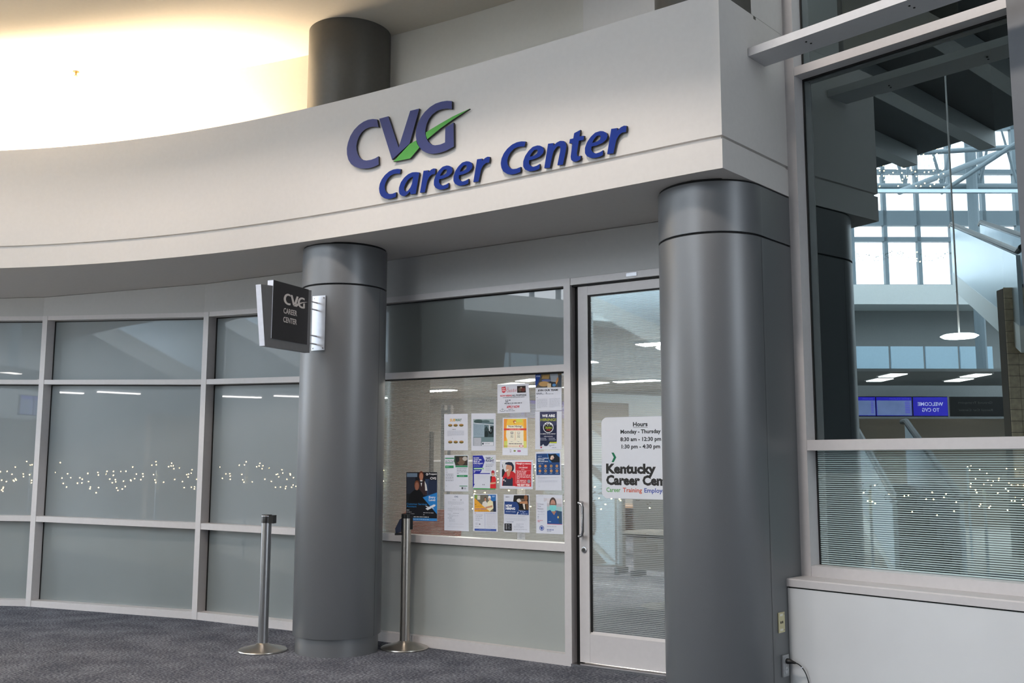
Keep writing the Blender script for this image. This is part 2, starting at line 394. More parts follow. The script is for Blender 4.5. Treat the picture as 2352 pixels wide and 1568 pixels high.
# ------------------------------------------------------------------ big window wall on the right
wr = empty('window_5', R(0, 0, 0), kind='structure')
b = MB(); b.box(0, .066, 0, .20, .744, 7.0, R); b.box(-.16, 0, .03, .20, .744, 7.0, R); obj('jamb', b, M_frame, wr)
b = MB(); b.box(.066, .075, .098, .105, .81, 3.866, R); b.box(.075, 2.6, .096, .104, 3.853, 3.866, R); b.box(.066, .075, .098, .105, 3.93, 7, R); obj('gasket', b, M_gask, wr)
b = MB(); b.box(.067, 2.6, .002, .16, 1.494, 1.557, R); obj('rail', b, M_frame, wr)
b = MB(); b.box(.067, 2.6, .002, .16, 3.866, 3.923, R); obj('head_rail', b, M_frame, wr)
b = MB(); b.box(.067, 2.6, .002, .16, .746, .808, R); obj('bottom_rail', b, M_frame, wr)
b = MB(); b.box(1.372, 1.60, -.03, .22, .746, 7.0, R); obj('mullion', b, mat('shaded_mullion_grey', (.33, .345, .37), .45, var=.03), wr, label='mullion coloured dark blue-grey for its shade')  # mullion face lies in shade; the shade is put into its colour
for z0, z1, m in ((.808, 1.494, M_tintl), (1.557, 3.866, M_tint), (3.923, 7.0, M_tint)):
    b = MB(); P = [R(.07, .105, z0), R(1.372, .105, z0), R(1.372, .105, z1), R(.07, .105, z1)]; b.add(P, [(0, 1, 2, 3)])
    obj('pane', b, m, wr)
    b = MB(); P = [R(1.60, .105, z0), R(2.6, .105, z0), R(2.6, .105, z1), R(1.60, .105, z1)]; b.add(P, [(0, 1, 2, 3)])
    obj('pane', b, m, wr)
b = MB(); b.box(.020, 3.0, -.188, .16, 0, .690, R); obj('wall_right', b, M_wall2, kind='structure')
b = MB(); b.box(.020, 3.0, -.175, .12, .690, .699, R); b.k = 0; obj('trim_2', b, M_dark, kind='structure')
b = MB(); b.prism([(-.194, .699), (-.194, .738), (-.188, .745), (.0, .746), (.16, .746), (.16, .699)], .015, 3.0, lambda p, q, t: R(t, p, q)); obj('trim_1', b, M_frame, kind='structure')

# dark box added behind the big window to shut out the bright sky
M_void = mat('dark_void_wall', (.17, .20, .20), .8)
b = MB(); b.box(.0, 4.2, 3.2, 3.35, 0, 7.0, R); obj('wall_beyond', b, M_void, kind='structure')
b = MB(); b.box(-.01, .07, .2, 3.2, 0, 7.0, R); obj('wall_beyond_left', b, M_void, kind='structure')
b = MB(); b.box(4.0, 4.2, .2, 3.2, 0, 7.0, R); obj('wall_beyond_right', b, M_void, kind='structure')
# perforated metal deck sloping over it, with its beams
def deck_mat():
    m = mat('perforated_metal_deck', (.30, .32, .32), .6); nt = m.node_tree; N_ = nt.nodes; bs = N_['Principled BSDF']
    tc = N_.new('ShaderNodeTexCoord'); w = N_.new('ShaderNodeTexWave'); w.inputs['Scale'].default_value = 14; w.bands_direction = 'X'
    nt.links.new(tc.outputs['Object'], w.inputs['Vector'])
    bp_ = N_.new('ShaderNodeBump'); bp_.inputs['Strength'].default_value = .8; bp_.inputs['Distance'].default_value = .02
    nt.links.new(w.outputs['Fac'], bp_.inputs['Height']); nt.links.new(bp_.outputs[0], bs.inputs['Normal'])
    return m
M_deck = deck_mat()
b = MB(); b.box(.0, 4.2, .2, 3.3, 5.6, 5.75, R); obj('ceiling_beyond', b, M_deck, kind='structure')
GLYPH = {}
GLYPH['C'] = [[6.403,3.921],[6.362,3.932],[6.316,3.935],[6.271,3.928],[6.225,3.911],[6.179,3.881],[6.145,3.841],[6.123,3.794],[6.113,3.75],[6.116,3.704],[6.13,3.66],[6.157,3.624],[6.193,3.598],[6.24,3.577],[6.292,3.565],[6.349,3.562],[6.394,3.567],[6.427,3.575],[6.424,3.638],[6.393,3.628],[6.353,3.623],[6.307,3.625],[6.273,3.635],[6.243,3.656],[6.222,3.686],[6.21,3.72],[6.206,3.753],[6.214,3.788],[6.23,3.821],[6.255,3.849],[6.289,3.867],[6.33,3.874],[6.37,3.872],[6.418,3.86]]
GLYPH['V'] = [[6.424,3.922],[6.511,3.924],[6.614,3.67],[6.717,3.924],[6.802,3.924],[6.716,3.681],[6.554,3.59]]
GLYPH['G'] = [[7.099,3.916],[7.054,3.928],[7.006,3.932],[6.952,3.929],[6.904,3.915],[6.855,3.888],[6.818,3.854],[6.791,3.815],[6.776,3.77],[6.774,3.727],[6.782,3.686],[6.805,3.643],[6.838,3.606],[6.882,3.581],[6.93,3.567],[6.989,3.562],[7.053,3.568],[7.121,3.585],[7.117,3.758],[7.043,3.736],[7.042,3.629],[6.999,3.622],[6.951,3.625],[6.919,3.637],[6.891,3.662],[6.872,3.691],[6.862,3.728],[6.863,3.758],[6.873,3.795],[6.894,3.83],[6.926,3.856],[6.969,3.873],[7.017,3.876],[7.065,3.869],[7.1,3.858]]
GLYPH['S1'] = [[6.566,3.573],[6.717,3.678],[6.777,3.693],[6.788,3.663],[6.808,3.636],[6.724,3.57]]
GLYPH['S2'] = [[6.867,3.737],[6.997,3.775],[7.103,3.803],[7.187,3.818],[7.257,3.829],[7.103,3.78],[6.998,3.74],[6.879,3.683],[6.865,3.714]]
GLYPH['c'] = [[6.639,3.506],[6.605,3.514],[6.566,3.515],[6.527,3.507],[6.488,3.486],[6.459,3.459],[6.44,3.427],[6.434,3.394],[6.44,3.362],[6.457,3.334],[6.487,3.314],[6.522,3.303],[6.556,3.302],[6.595,3.308],[6.599,3.342],[6.565,3.336],[6.536,3.338],[6.511,3.349],[6.493,3.373],[6.488,3.401],[6.495,3.427],[6.514,3.455],[6.543,3.475],[6.577,3.481],[6.606,3.479],[6.629,3.473]]
GLYPH['a'] = [[6.811,3.453],[6.78,3.461],[6.746,3.465],[6.708,3.458],[6.67,3.438],[6.639,3.408],[6.623,3.372],[6.622,3.342],[6.631,3.322],[6.653,3.307],[6.677,3.301],[6.701,3.309],[6.727,3.328],[6.732,3.306],[6.78,3.303]]
GLYPH['ah'] = [[6.754,3.432],[6.728,3.428],[6.704,3.415],[6.685,3.393],[6.671,3.365],[6.674,3.344],[6.689,3.332],[6.705,3.335],[6.729,3.356],[6.743,3.38]]
GLYPH['r'] = [[6.849,3.459],[6.893,3.456],[6.891,3.439],[6.917,3.456],[6.94,3.461],[6.959,3.456],[6.953,3.418],[6.927,3.42],[6.904,3.409],[6.885,3.384],[6.863,3.301],[6.818,3.305]]
GLYPH['e'] = [[7.077,3.335],[7.054,3.327],[7.026,3.324],[7.003,3.335],[6.991,3.352],[6.993,3.374],[7.03,3.374],[7.076,3.383],[7.103,3.4],[7.111,3.421],[7.103,3.441],[7.08,3.456],[7.057,3.462],[7.02,3.459],[6.987,3.438],[6.96,3.409],[6.944,3.375],[6.944,3.341],[6.959,3.318],[6.985,3.303],[7.012,3.297],[7.045,3.297],[7.075,3.304]]
GLYPH['eh'] = [[6.998,3.397],[7.011,3.419],[7.034,3.436],[7.055,3.434],[7.062,3.424],[7.055,3.408],[7.03,3.398]]
GLYPH['n'] = [[7.906,3.457],[7.948,3.453],[7.948,3.435],[7.973,3.452],[8.0,3.458],[8.028,3.451],[8.043,3.434],[8.048,3.41],[8.043,3.383],[8.02,3.297],[7.977,3.302],[8.0,3.392],[8.002,3.415],[7.993,3.424],[7.975,3.424],[7.95,3.401],[7.94,3.375],[7.919,3.295],[7.875,3.3]]
GLYPH['t'] = [[8.107,3.487],[8.154,3.499],[8.147,3.458],[8.182,3.455],[8.177,3.429],[8.142,3.43],[8.126,3.352],[8.13,3.334],[8.141,3.33],[8.157,3.331],[8.152,3.307],[8.125,3.299],[8.103,3.301],[8.083,3.316],[8.079,3.338],[8.083,3.364],[8.093,3.424],[8.069,3.428],[8.074,3.454],[8.1,3.454]]
# ------------------------------------------------------------------ columns
def column(c, ztop, label, gap_az, fin=False):
    root = empty('column', (c[0], c[1], 0), label=label, category='column')
    r = .332
    b = MB(); b.lathe([(r - .020, 0), (r - .020, .128)], (*c, 0), 72); obj('plinth', b, M_col, root, smooth=40)
    b = MB(); b.lathe([(r - .024, .131), (r - .001, .131), (r, .133), (r, 2.760), (r - .002, 2.762), (r - .02, 2.762)], (*c, 0), 96); sh = obj('shaft', b, M_col, root, smooth=40)
    b = MB(); b.lathe([(r - .012, 2.755), (r - .012, 2.78)], (*c, 0), 72); obj('shadow_gap', b, M_dark, root)
    b = MB(); b.lathe([(r - .02, 2.774), (r - .002, 2.774), (r, 2.776), (r, 3.078), (r - .02, 3.078)], (*c, 0), 96); obj('collar', b, M_col, root, smooth=40)
    b = MB(); b.lathe([(r - .008, 3.074), (r - .008, 3.095)], (*c, 0), 72); obj('shadow_gap', b, M_dark, root)
    b = MB(); b.lathe([(r, 4.13), (r, ztop)], (*c, 0), 96); obj('upper_shaft', b, mat('shaded_upper_shaft_grey', (.31, .30, .28), .45, .2), root, smooth=40)  # shade above the bulkhead is put into this darker shaft colour
    # upright joint between the two halves of the casing
    q = Vector((c[0] + (r + .0004) * math.cos(gap_az), c[1] + (r + .0004) * math.sin(gap_az), 0)); tx = Vector((-math.sin(gap_az), math.cos(gap_az), 0)) * .0015
    b = MB(); b.add([tuple(q - tx + Vector((0, 0, .13))), tuple(q + tx + Vector((0, 0, .13))), tuple(q + tx + Vector((0, 0, 2.76))), tuple(q - tx + Vector((0, 0, 2.76)))], [(0, 1, 2, 3)])
    obj('joint', b, M_dark, root)
    return root
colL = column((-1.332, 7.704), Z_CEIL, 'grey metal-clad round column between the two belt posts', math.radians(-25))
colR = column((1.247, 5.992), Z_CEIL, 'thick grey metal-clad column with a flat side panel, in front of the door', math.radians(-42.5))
s0 = (Vector((1.494, 5.770, 0)) - E1).dot(DRET); s1 = (PJ - E1).dot(DRET)
for z0, z1 in ((0.0, 2.762), (2.774, 3.078)):
    b = MB(); b.box(s0, s1 + .01, .0005, .03, z0, z1, RET); fin = obj('side_panel', b, M_col, colR)
b = MB(); b.box(s0, s1 + .01, .012, .03, 2.755, 3.1, RET); obj('shadow_gap', b, M_dark, colR)

# ------------------------------------------------------------------ fascia lettering
M_blue = mat('deep_blue_enamel', (.04, .165, .48), .5, var=.03, spec=.15)
M_blue2 = mat('violet_blue_enamel', (.19, .215, .42), .45, var=.03, spec=.3)
M_green = mat('leaf_green_enamel', (.28, .58, .23), .45, var=.03, spec=.3)
M_edge = mat('black_letter_edge', (.03, .03, .05), .5)
def on_face(s, z, out):
    t = s / 11.9; x, y = pol(t, rad_f(t) - out); return (x, y, z)
def letter(nm, key, parent, front, ds=0.0, hole=None, thick=.016, **kw):
    ol = [(s + ds, z) for s, z in GLYPH[key]]
    cu = bpy.data.curves.new('outline', 'CURVE'); cu.dimensions = '2D'; cu.fill_mode = 'FRONT'
    for pts in [ol] + ([[(s + ds, z) for s, z in GLYPH[hole]]] if hole else []):
        # rounded outline: corner-cutting keeps the traced corners that are sharp
        q = []
        n = len(pts)
        for i in range(n):
            p0, p1, p2 = Vector((*pts[i - 1], 0)), Vector((*pts[i], 0)), Vector((*pts[(i + 1) % n], 0))
            a, c = (p1 - p0), (p2 - p1)
            if a.length > 1e-6 and c.length > 1e-6 and a.angle(c) < .75 and a.length < .09 and c.length < .09:
                q += [p1 - a * .25, p1 * .94 + (p0 + p2) * .03, p1 + c * .25]
            else: q.append(p1)
        sp = cu.splines.new('POLY'); sp.points.add(len(q) - 1); sp.use_cyclic_u = True
        for p, v in zip(sp.points, q): p.co = (v.x, v.y, 0, 1)
    o = bpy.data.objects.new('outline', cu); COL.objects.link(o)
    ev = o.evaluated_get(bpy.context.evaluated_depsgraph_get()); me = ev.to_mesh()
    V = [tuple(v.co) for v in me.vertices]; F = [tuple(p.vertices) for p in me.polygons]
    ev.to_mesh_clear(); bpy.data.objects.remove(o); bpy.data.curves.remove(cu)
    # weld doubles then build front, back and edge walls
    key_, idx, VV = {}, [], []
    for v in V:
        k = (round(v[0], 5), round(v[1], 5))
        if k not in key_: key_[k] = len(VV); VV.append(v)
        idx.append(key_[k])
    F = [[idx[i] for i in f] for f in F]; F = [f for f in F if len(set(f)) == len(f)]
    cnt = {}
    for f in F:
        for i in range(len(f)):
            e = (f[i], f[(i + 1) % len(f)]); cnt[tuple(sorted(e))] = cnt.get(tuple(sorted(e)), 0) + 1
    n = len(VV); b = MB()
    b.add([on_face(v[0], v[1], .008 + thick) for v in VV] + [on_face(v[0], v[1], .008) for v in VV], F)
    b.k = 1
    k0 = len(b.v) - 2 * n
    for f in F:
        b.f.append([k0 + n + i for i in reversed(f)]); b.m.append(1)
        for i in range(len(f)):
            e = (f[i], f[(i + 1) % len(f)])
            if cnt[tuple(sorted(e))] == 1: b.f.append([k0 + e[0], k0 + e[1], k0 + n + e[1], k0 + n + e[0]]); b.m.append(1)
    return obj(nm, b, [front, M_edge], parent, **kw)
lg = empty('logo_sign', on_face(6.7, 3.56, .03), label='big raised CVG letters with a green tick on the white bulkhead', category='sign')
letter('letter', 'C', lg, M_blue2); letter('letter', 'V', lg, M_blue2); letter('letter', 'G', lg, M_blue2, thick=.018)
letter('swoosh', 'S1', lg, M_green, label='green lower half of the tick'); letter('swoosh', 'S2', lg, M_green, label='green upper half of the tick')
nm_ = empty('name_sign', on_face(7.4, 3.30, .03), label='raised blue italic words Career Center on the white bulkhead', category='sign')
def L_(key, s, ref, hole=None): letter('letter', key, nm_, M_blue, s - ref, hole)
for s in (6.4338, 7.5232): L_('c', s, 6.4338)
L_('a', 0, 0, 'ah')
for s in (6.818, 7.2918, 8.3482): L_('r', s, 6.818)
for s in (6.9432, 7.1175, 7.7065, 8.1854): L_('e', s, 6.9432, 'eh')
L_('n', 0, 0); L_('t', 0, 0)

# ------------------------------------------------------------------ printing helpers
def put_text(b, body, fr, x0, y0, h, width=None, align='l', bold=0.0, shear=0.0, k=0, depth=0.0):
    """lettering with cap height h and baseline y0 in a frame fr(x, y, depth); width = fitted width"""
    V, F = text_mesh(body, bold, shear)
    if not V: return
    xs = [v[0] for v in V]; x_lo, x_hi = min(xs), max(xs)
    s = h / .727
    sx = (width / (x_hi - x_lo)) if width else s
    w = (x_hi - x_lo) * sx
    ox = {'l': 0, 'c': -w / 2, 'r': -w}[align]
    b.k = k
    b.add([fr(x0 + ox + (v[0] - x_lo) * sx, y0 + v[1] * s, depth) for v in V], F)

# ------------------------------------------------------------------ projecting sign on the column
az = math.radians(23); SD = Vector((math.sin(az), math.cos(az), 0)); SN = Vector((math.cos(az), -math.sin(az), 0))
SP = Vector((-1.472, 7.403, 0))
def S(q, z, n): p = SP + SD * q + SN * n; return (p.x, p.y, z)
bs = empty('projecting_sign', S(-.12, 2.226, 0), label='dark grey CVG Career Center blade sign sticking out from the column', category='sign')
M_slab = mat('grey_sign_paint', (.42, .42, .425), .45); M_face = mat('charcoal_sign_face', (.19, .185, .19), .45)
M_cap = mat('white_sign_edge', (.84, .86, .91), .4); M_sil = mat('silver_lettering', (.80, .77, .75), .5)
b = MB(); b.prism([(-.712, 2.648), (-.104, 2.704), (-.108, 2.230), (-.647, 2.224)], -.045, 0, S); obj('backing_slab', b, M_slab, bs)
b = MB(); b.prism([(-.7135, 2.648), (-.712, 2.648), (-.647, 2.224), (-.6485, 2.224)], -.0445, -.0005, S); obj('end_cap', b, M_cap, bs, label='white end cap')
b = MB(); b.prism([(-.577, 2.702), (-.146, 2.703), (-.150, 2.288), (-.580, 2.284)], -.0455, .004, S); obj('face_panel', b, M_face, bs, label='charcoal face panel')
b = MB(); b.prism([(-.579, 2.701), (-.577, 2.701), (-.580, 2.285), (-.582, 2.285)], -.045, .0035, S); obj('end_cap', b, M_cap, bs, label='white end cap')
b = MB()
z0, h = 2.548, .072; q0, q1 = -.452, -.192                    # small logo
def sq(p): return q0 + (p[0] - 6.113) / (7.121 - 6.113) * (q1 - q0), z0 + (p[1] - 3.562) / (3.935 - 3.562) * .082
for key in ('C', 'V', 'G', 'S1', 'S2'): b.prism([sq(p) for p in GLYPH[key]], .004, .0055, S)
fr = lambda x, y, d: S(x, y, .0055)
obj('logo_lettering', b, M_sil, bs, label='silver CVG logo', kind='stuff')
for w_, z_ in (('CAREER', 2.482), ('CENTER', 2.418)):
    b = MB(); put_text(b, w_, fr, -.452, z_, .040, .165, bold=.016); obj('lettering', b, M_sil, bs, label='silver word ' + w_)
bk = MB(); bk.prism([(-.058, 2.258), (.058, 2.258), (.058, 2.677), (-.058, 2.677)], -.006, .0,
                   lambda p, z, d: tuple(SP + SD * (d - .005) + SN * (p + .005) + Vector((0, 0, z)))); pl = obj('bracket_plate', bk, M_alum, bs, label='bright aluminium bracket plate')
for p in (-.044, .046):
    for z in (2.274, 2.658):
        b = MB(); q = SP + SN * (p + .005) + SD * (-.011) + Vector((0, 0, z)); b.tube([q, q - SD * .004], .0055, 10); obj('screw', b, M_chrome, pl)
for z in (2.622, 2.566, 2.366, 2.305):
    b = MB(); q = SP - SN * .010 + Vector((0, 0, z)); b.tube([q - SD * .012, q - SD * .115], .006, 10); obj('arm', b, M_chrome, bs)
b = MB(); b.prism([(-.03, 2.258), (.03, 2.258), (.03, 2.677), (-.03, 2.677)], .0, .06, lambda p, z, d: tuple(SP + SD * d + SN * (p + .005) + Vector((0, 0, z)))); obj('mounting_block', b, M_blk, bs)

# ------------------------------------------------------------------ belt posts
def belt_post(c, label, head_dir, tagged):
    root = empty('belt_post', (*c, 0), label=label, category='stanchion', group=None)
    b = MB(); b.lathe([(0.001, 0), (.180, 0), (.183, .006), (.181, .012), (.176, .016), (.060, .046), (.044, .056), (.039, .060), (.001, .060)], (*c, 0), 64); obj('base', b, M_steel, root, smooth=25)
    b = MB(); b.lathe([(.038, .055), (.038, .990)], (*c, 0), 40); obj('post', b, M_steel if tagged else mat('satin_post_steel', (.62, .62, .625), .32, .9, var=.05, scale=20, aniso=(300, 300, 4)), root, smooth=40)
    b = MB(); b.lathe([(.001, .955), (.041, .955), (.041, 1.012), (.038, 1.017), (.001, 1.017)] if not tagged else [(.001, .985), (.0395, .985), (.0395, 1.016), (.036, 1.020), (.001, 1.020)], (*c, 0), 40); obj('cap', b, M_blk, root, smooth=40)
    hd = Vector((math.cos(head_dir), math.sin(head_dir), 0)); sd = Vector((-hd.y, hd.x, 0)); C3 = Vector((*c, 0))
    b = MB()
    fr = lambda x, y, z: tuple(C3 + hd * x + sd * y + Vector((0, 0, z)))
    if tagged: b.box(.030, .050, -.026, .026, .900, 1.005, fr)
    else: b.box(.028, .066, -.030, .030, .952, 1.013, fr)
    obj('belt_cassette', b, M_blk, root)
    if not tagged:
        b = MB(); b.lathe([(.041, 1.003), (.0418, 1.004), (.0418, 1.009), (.041, 1.010)], (*c, 0), 40); obj('trim_ring', b, M_chrome, root, smooth=40)
    else:
        M_belt = mat('navy_webbing', (.07, .11, .20), .8, bump=.3, bscale=400)
        b = MB(); b.prism([(.036, .985), (.052, .975), (.086, .905), (.082, .872), (.040, .880)], -.024, .024, lambda x, z, y: fr(-x, y - .0, z)); obj('belt_end', b, M_belt, root, label='folded navy belt end')
        b = MB(); b.box(-.088, -.030, -.030, .030, .858, .872, fr); obj('belt_clip', b, M_blk, root)
    return root
belt_post((-1.886, 7.672), 'steel belt post with black head standing left of the round column', math.radians(-10), False)
belt_post((-.822, 7.775), 'steel belt post with a folded navy belt end, right of the round column', math.radians(8), True)

# ------------------------------------------------------------------ white bar across the big window
bar = empty('light_shelf', tuple(Vector(RET(.33, 0, 3.86))), label='long flat white bar running from the bulkhead end across the big window', category='beam')
BS = Vector((1.425, 5.694, 0))
def BR(u, d, z): q = BS + WR * u + DRET * d; return (q.x, q.y, z)
b = MB(); b.box(.002, 3.2, 0, .212, 3.861, 3.912, BR); obj('bar', b, mat('white_powder_coat', (.80, .80, .81), .4, var=.02), bar)
for u in (.36, .98):
    for dd, uu in ((.07, 0), (.11, .012)):
        b = MB(); q = Vector(BR(u + uu, dd, 3.8605)); b.tube([q, q + Vector((0, 0, -.003))], .006, 10); obj('screw', b, M_dark, bar)

# ------------------------------------------------------------------ wall plates and plug on the side panel
def FIN(s, out, z): q = Vector((1.494, 5.770, 0)) + DRET * s - NIN * out; return (q.x, q.y, z)
M_ivory = mat('ivory_plastic', (.76, .73, .58), .4); M_gp = mat('grey_steel_plate', (.62, .63, .64), .4, .4)
dp = empty('data_plate', FIN(.099, 0, .503), label='ivory data socket plate on the column side panel, upper of two plates', category='wall plate')
b = MB(); b.prism([(.062, .446), (.136, .446), (.136, .560), (.062, .560)], .0005, .006, lambda p, q, d: FIN(p, d, q)); obj('plate', b, M_ivory, dp)
for s in (.088, .108):
    b = MB(); b.box(s - .006, s + .006, .006, .0066, .497, .510, lambda x, y, z: FIN(x, y, z)); obj('socket', b, M_dark, dp)
for z in (.462, .545):
    b = MB(); b.box(.078, .112, .006, .0064, z - .006, z + .006, lambda x, y, z: FIN(x, y, z)); obj('label_strip', b, ink('#d9d8cc'), dp)
for z in (.459, .548):
    b = MB(); b.tube([FIN(.126, .006, z), FIN(.126, .0075, z)], .003, 8); obj('screw', b, M_chrome, dp)
po = empty('power_outlet', FIN(.125, 0, .258), label='grey mains outlet plate low on the column side panel', category='wall plate')
b = MB(); b.prism([(.090, .198), (.160, .198), (.160, .318), (.090, .318)], .0005, .012, lambda p, q, d: FIN(p, d, q)); obj('plate', b, M_gp, po)
for z in (.232, .284):
    b = MB(); c = Vector(FIN(.125, .012, z)); b.tube([c, c - NIN * .002], .019, 20); so = obj('receptacle', b, mat('light_grey_plastic', (.66, .67, .68), .4), po)
    for ds in (-.007, .007):
        b = MB(); b.box(.125 + ds - .0012, .125 + ds + .0012, .014, .0146, z - .001, z + .009, lambda x, y, zz: FIN(x, y, zz)); obj('slot', b, M_dark, so)
pc = empty('plug_cord', FIN(.125, .014, .284), label='black plug and thin cord in the lower wall outlet', category='power cord')
c = Vector(FIN(.125, .0148, .284))
b = MB(); b.tube([c, c - NIN * .006, c - NIN * .022, c - NIN * .032 + Vector((.004, 0, -.002)), c - NIN * .05 + Vector((.006, 0, -.005))], [.015, .0165, .015, .010, .006], 14); obj('plug', b, M_blk, pc, smooth=50)
e = c - NIN * .048 + Vector((.006, 0, -.005))
pts = []
for i in range(25):
    a = i / 24
    pts.append(e + Vector((.075 * math.sin(a * 2.3), -.03 * a, -.02 * a - .36 * a ** 1.9)))
b = MB(); b.tube(pts, .0032, 8); obj('cord', b, M_blk, pc, smooth=60)
b = MB(); q = pts[5]; b.tube([q - (pts[6] - pts[4]) * .12, q + (pts[6] - pts[4]) * .12], .0045, 8); obj('cord_tie', b, M_cap, pc)

# small sprinkler on the plaster ceiling
x, y = pol(.262, 12.05)
sh_ = empty('sprinkler_head', (x, y, 4.86), label='tiny brass sprinkler head hanging under the lit plaster ceiling', category='sprinkler')
M_brass = mat('old_brass', (.45, .36, .2), .4, .8)
b = MB(); b.lathe([(.03, .039), (.028, .034), (.010, .030), (.008, .012), (.001, .012)], (x, y, 4.86), 20); obj('escutcheon', b, M_brass, sh_, smooth=40)
b = MB(); b.lathe([(.001, 0), (.018, .001), (.018, .004), (.001, .005)], (x, y, 4.86), 16); b.tube([(x, y, 4.862), (x, y, 4.875)], .004, 8); obj('deflector', b, M_brass, sh_)
# ------------------------------------------------------------------ flyers taped on the glass
M_paper = mat('white_paper', (.83, .845, .89), .7, var=.015, spec=.2)
class Flyer:
    def __init__(s, name, label, corners, cat='flyer', rec=.060, paper=M_paper, group='flyers taped to the shop window'):
        s.c = corners; s.rec = rec
        s.root = empty(name, s.at(.5, 1, 0), label=label, category=cat, group=group)
        b = MB(); n = 5                         # the sheet, very slightly bowed off the glass
        V = []
        for side in (0, .0006):
            for j in range(n + 1):
                for i in range(n + 1): V.append(s.at(i / n, j / n, side - .0006))
        k = (n + 1); F = []
        for j in range(n):
            for i in range(n):
                a = j * k + i; F.append((a, a + 1, a + k + 1, a + k)); q = a + k * k; F.append((q, q + k, q + k + 1, q + 1))
        rim = [i for i in range(k)] + [j * k + n for j in range(1, k)] + [n * k + i for i in range(n - 1, -1, -1)] + [j * k for j in range(n - 1, 0, -1)]
        for a, c in zip(rim, rim[1:] + rim[:1]): F.append((c, a, a + k * k, c + k * k))
        b.add(V, F); obj('sheet', b, paper, s.root)
        s.b = MB(); s.mats = []; s.d = .0003
    def at(s, x, y, d):
        (a, b_, c, e) = s.c
        u = (a[0] * (1 - x) + b_[0] * x) * (1 - y) + (e[0] * (1 - x) + c[0] * x) * y
        z = (a[1] * (1 - x) + b_[1] * x) * (1 - y) + (e[1] * (1 - x) + c[1] * x) * y
        return D(u, s.rec - .0012 - .0007 - d, z)
    def _m(s, col):
        m = ink(col)
        if m not in s.mats: s.mats.append(m)
        s.b.k = s.mats.index(m); s.d += .00004
    def p(s, pts, col): s._m(col); s.b.add([s.at(x, y, s.d) for x, y in pts], [tuple(range(len(pts)))])
    def r(s, x0, y0, x1, y1, col): s.p([(x0, y0), (x1, y0), (x1, y1), (x0, y1)], col)
    def o(s, x, y, rx, ry, col, n=20): s.p([(x + rx * math.cos(2 * math.pi * i / n), y + ry * math.sin(2 * math.pi * i / n)) for i in range(n)], col)
    def t(s, x, y, h, body, col, width=None, align='l', bold=.0, shear=0):
        s._m(col); put_text(s.b, body, lambda a, b_, d: s.at(a, 2 * y - b_, s.d), x, y, h, width, align, bold, shear, s.b.k)
    def ln(s, x0, y0, x1, n, dy, col='#8d92a0', h=.007, seed=1):
        rr = random.Random(seed); s._m(col)
        for i in range(n):
            x = x0
            while x < x1 - .02:                  # words, not a bar
                w = rr.uniform(.03, .10); e = min(x + w, x1)
                s.b.add([s.at(x, y0 + i * dy, s.d), s.at(e, y0 + i * dy, s.d), s.at(e, y0 + i * dy + h, s.d), s.at(x, y0 + i * dy + h, s.d)], [(0, 1, 2, 3)])
                x = e + .016
                if i == n - 1 and rr.random() < .2: break
    def head(s, x, y, r, skin, hair, cap=None):
        s.o(x, y - r * .25, r * 1.05, r * 1.25, hair); s.o(x, y, r * .78, r * 1.05, skin)
        if cap: s.p([(x - r * 1.1, y - r * .35), (x - r, y - r * 1.2), (x, y - r * 1.7), (x + r, y - r * 1.2), (x + r * 1.1, y - r * .35)], cap)
    def done(s): return obj('print', s.b, s.mats, s.root, kind='stuff')
C4 = lambda u0, z0, u1, z1: [(u0, z1), (u1, z1), (u1, z0), (u0, z0)]

f = Flyer('poster', 'large dark poster with two women in uniform, left end of the flyer wall', [(-1.510, 1.339), (-1.196, 1.341), (-1.192, .959), (-1.505, .955)], 'poster', group=None)
f.r(0, 0, 1, 1, '#17181f'); f.r(.02, .02, .36, .10, '#7c93ab'); f.r(.02, .10, .30, .45, '#2c3240'); f.r(.62, .14, .99, .48, '#30405f'); f.r(.72, .17, .98, .46, '#273149')
f.p([(.30, .40), (.33, .20), (.42, .15), (.56, .15), (.64, .22), (.68, .46), (.60, .47), (.40, .47)], '#3b2a2c'); f.p([(.30, .26), (.36, .18), (.36, .30), (.30, .38)], '#e6e3e2'); f.p([(.60, .18), (.66, .26), (.69, .38), (.62, .38)], '#e6e3e2')
f.p([(.45, .16), (.53, .16), (.50, .30)], '#f0eeee'); f.p([(.45, .19), (.53, .19), (.53, .22), (.45, .22)], '#14141a'); f.head(.49, .09, .075, '#b98066', '#6e3a26')
f.p([(.05, .62), (.14, .44), (.28, .36), (.44, .36), (.54, .44), (.62, .62)], '#0d0d10'); f.head(.35, .29, .08, '#a9705a', '#7a4a30')
f.p([(.54, .52), (1, .415), (1, .86)], '#2c86d2'); f.t(.74, .535, .045, 'Entry', '#f2f5fa', .21, bold=.02); f.t(.74, .59, .045, 'Level', '#f2f5fa', .20, bold=.02)
f.t(.02, .675, .036, 'Customer Services', '#2f8fd8', .66, bold=.01); f.t(.02, .725, .036, 'Assistant', '#2f8fd8', .32, bold=.01)
f.p([(.63, .75), (.90, .66), (.96, .67), (.93, .70), (.70, .78)], '#e8ebf0'); f.p([(.75, .715), (.66, .69), (.62, .69), (.70, .735)], '#c7ccd6'); f.p([(.80, .72), (.92, .77), (.86, .715)], '#c7ccd6')
for y, x0, x1 in ((.78, .02, .52), (.82, .02, .18), (.855, .12, .27), (.83, .56, .96), (.87, .56, .98)): f.ln(x0, y, x1, 1, .1, '#d8d8de', .010, int(y * 100))
f.ln(.25, .915, .74, 1, .1, '#eceef2', .013, 5); f.r(.0, .945, 1, 1, '#3f8fd6'); f.ln(.24, .965, .74, 1, .1, '#bcd7ef', .011, 6)
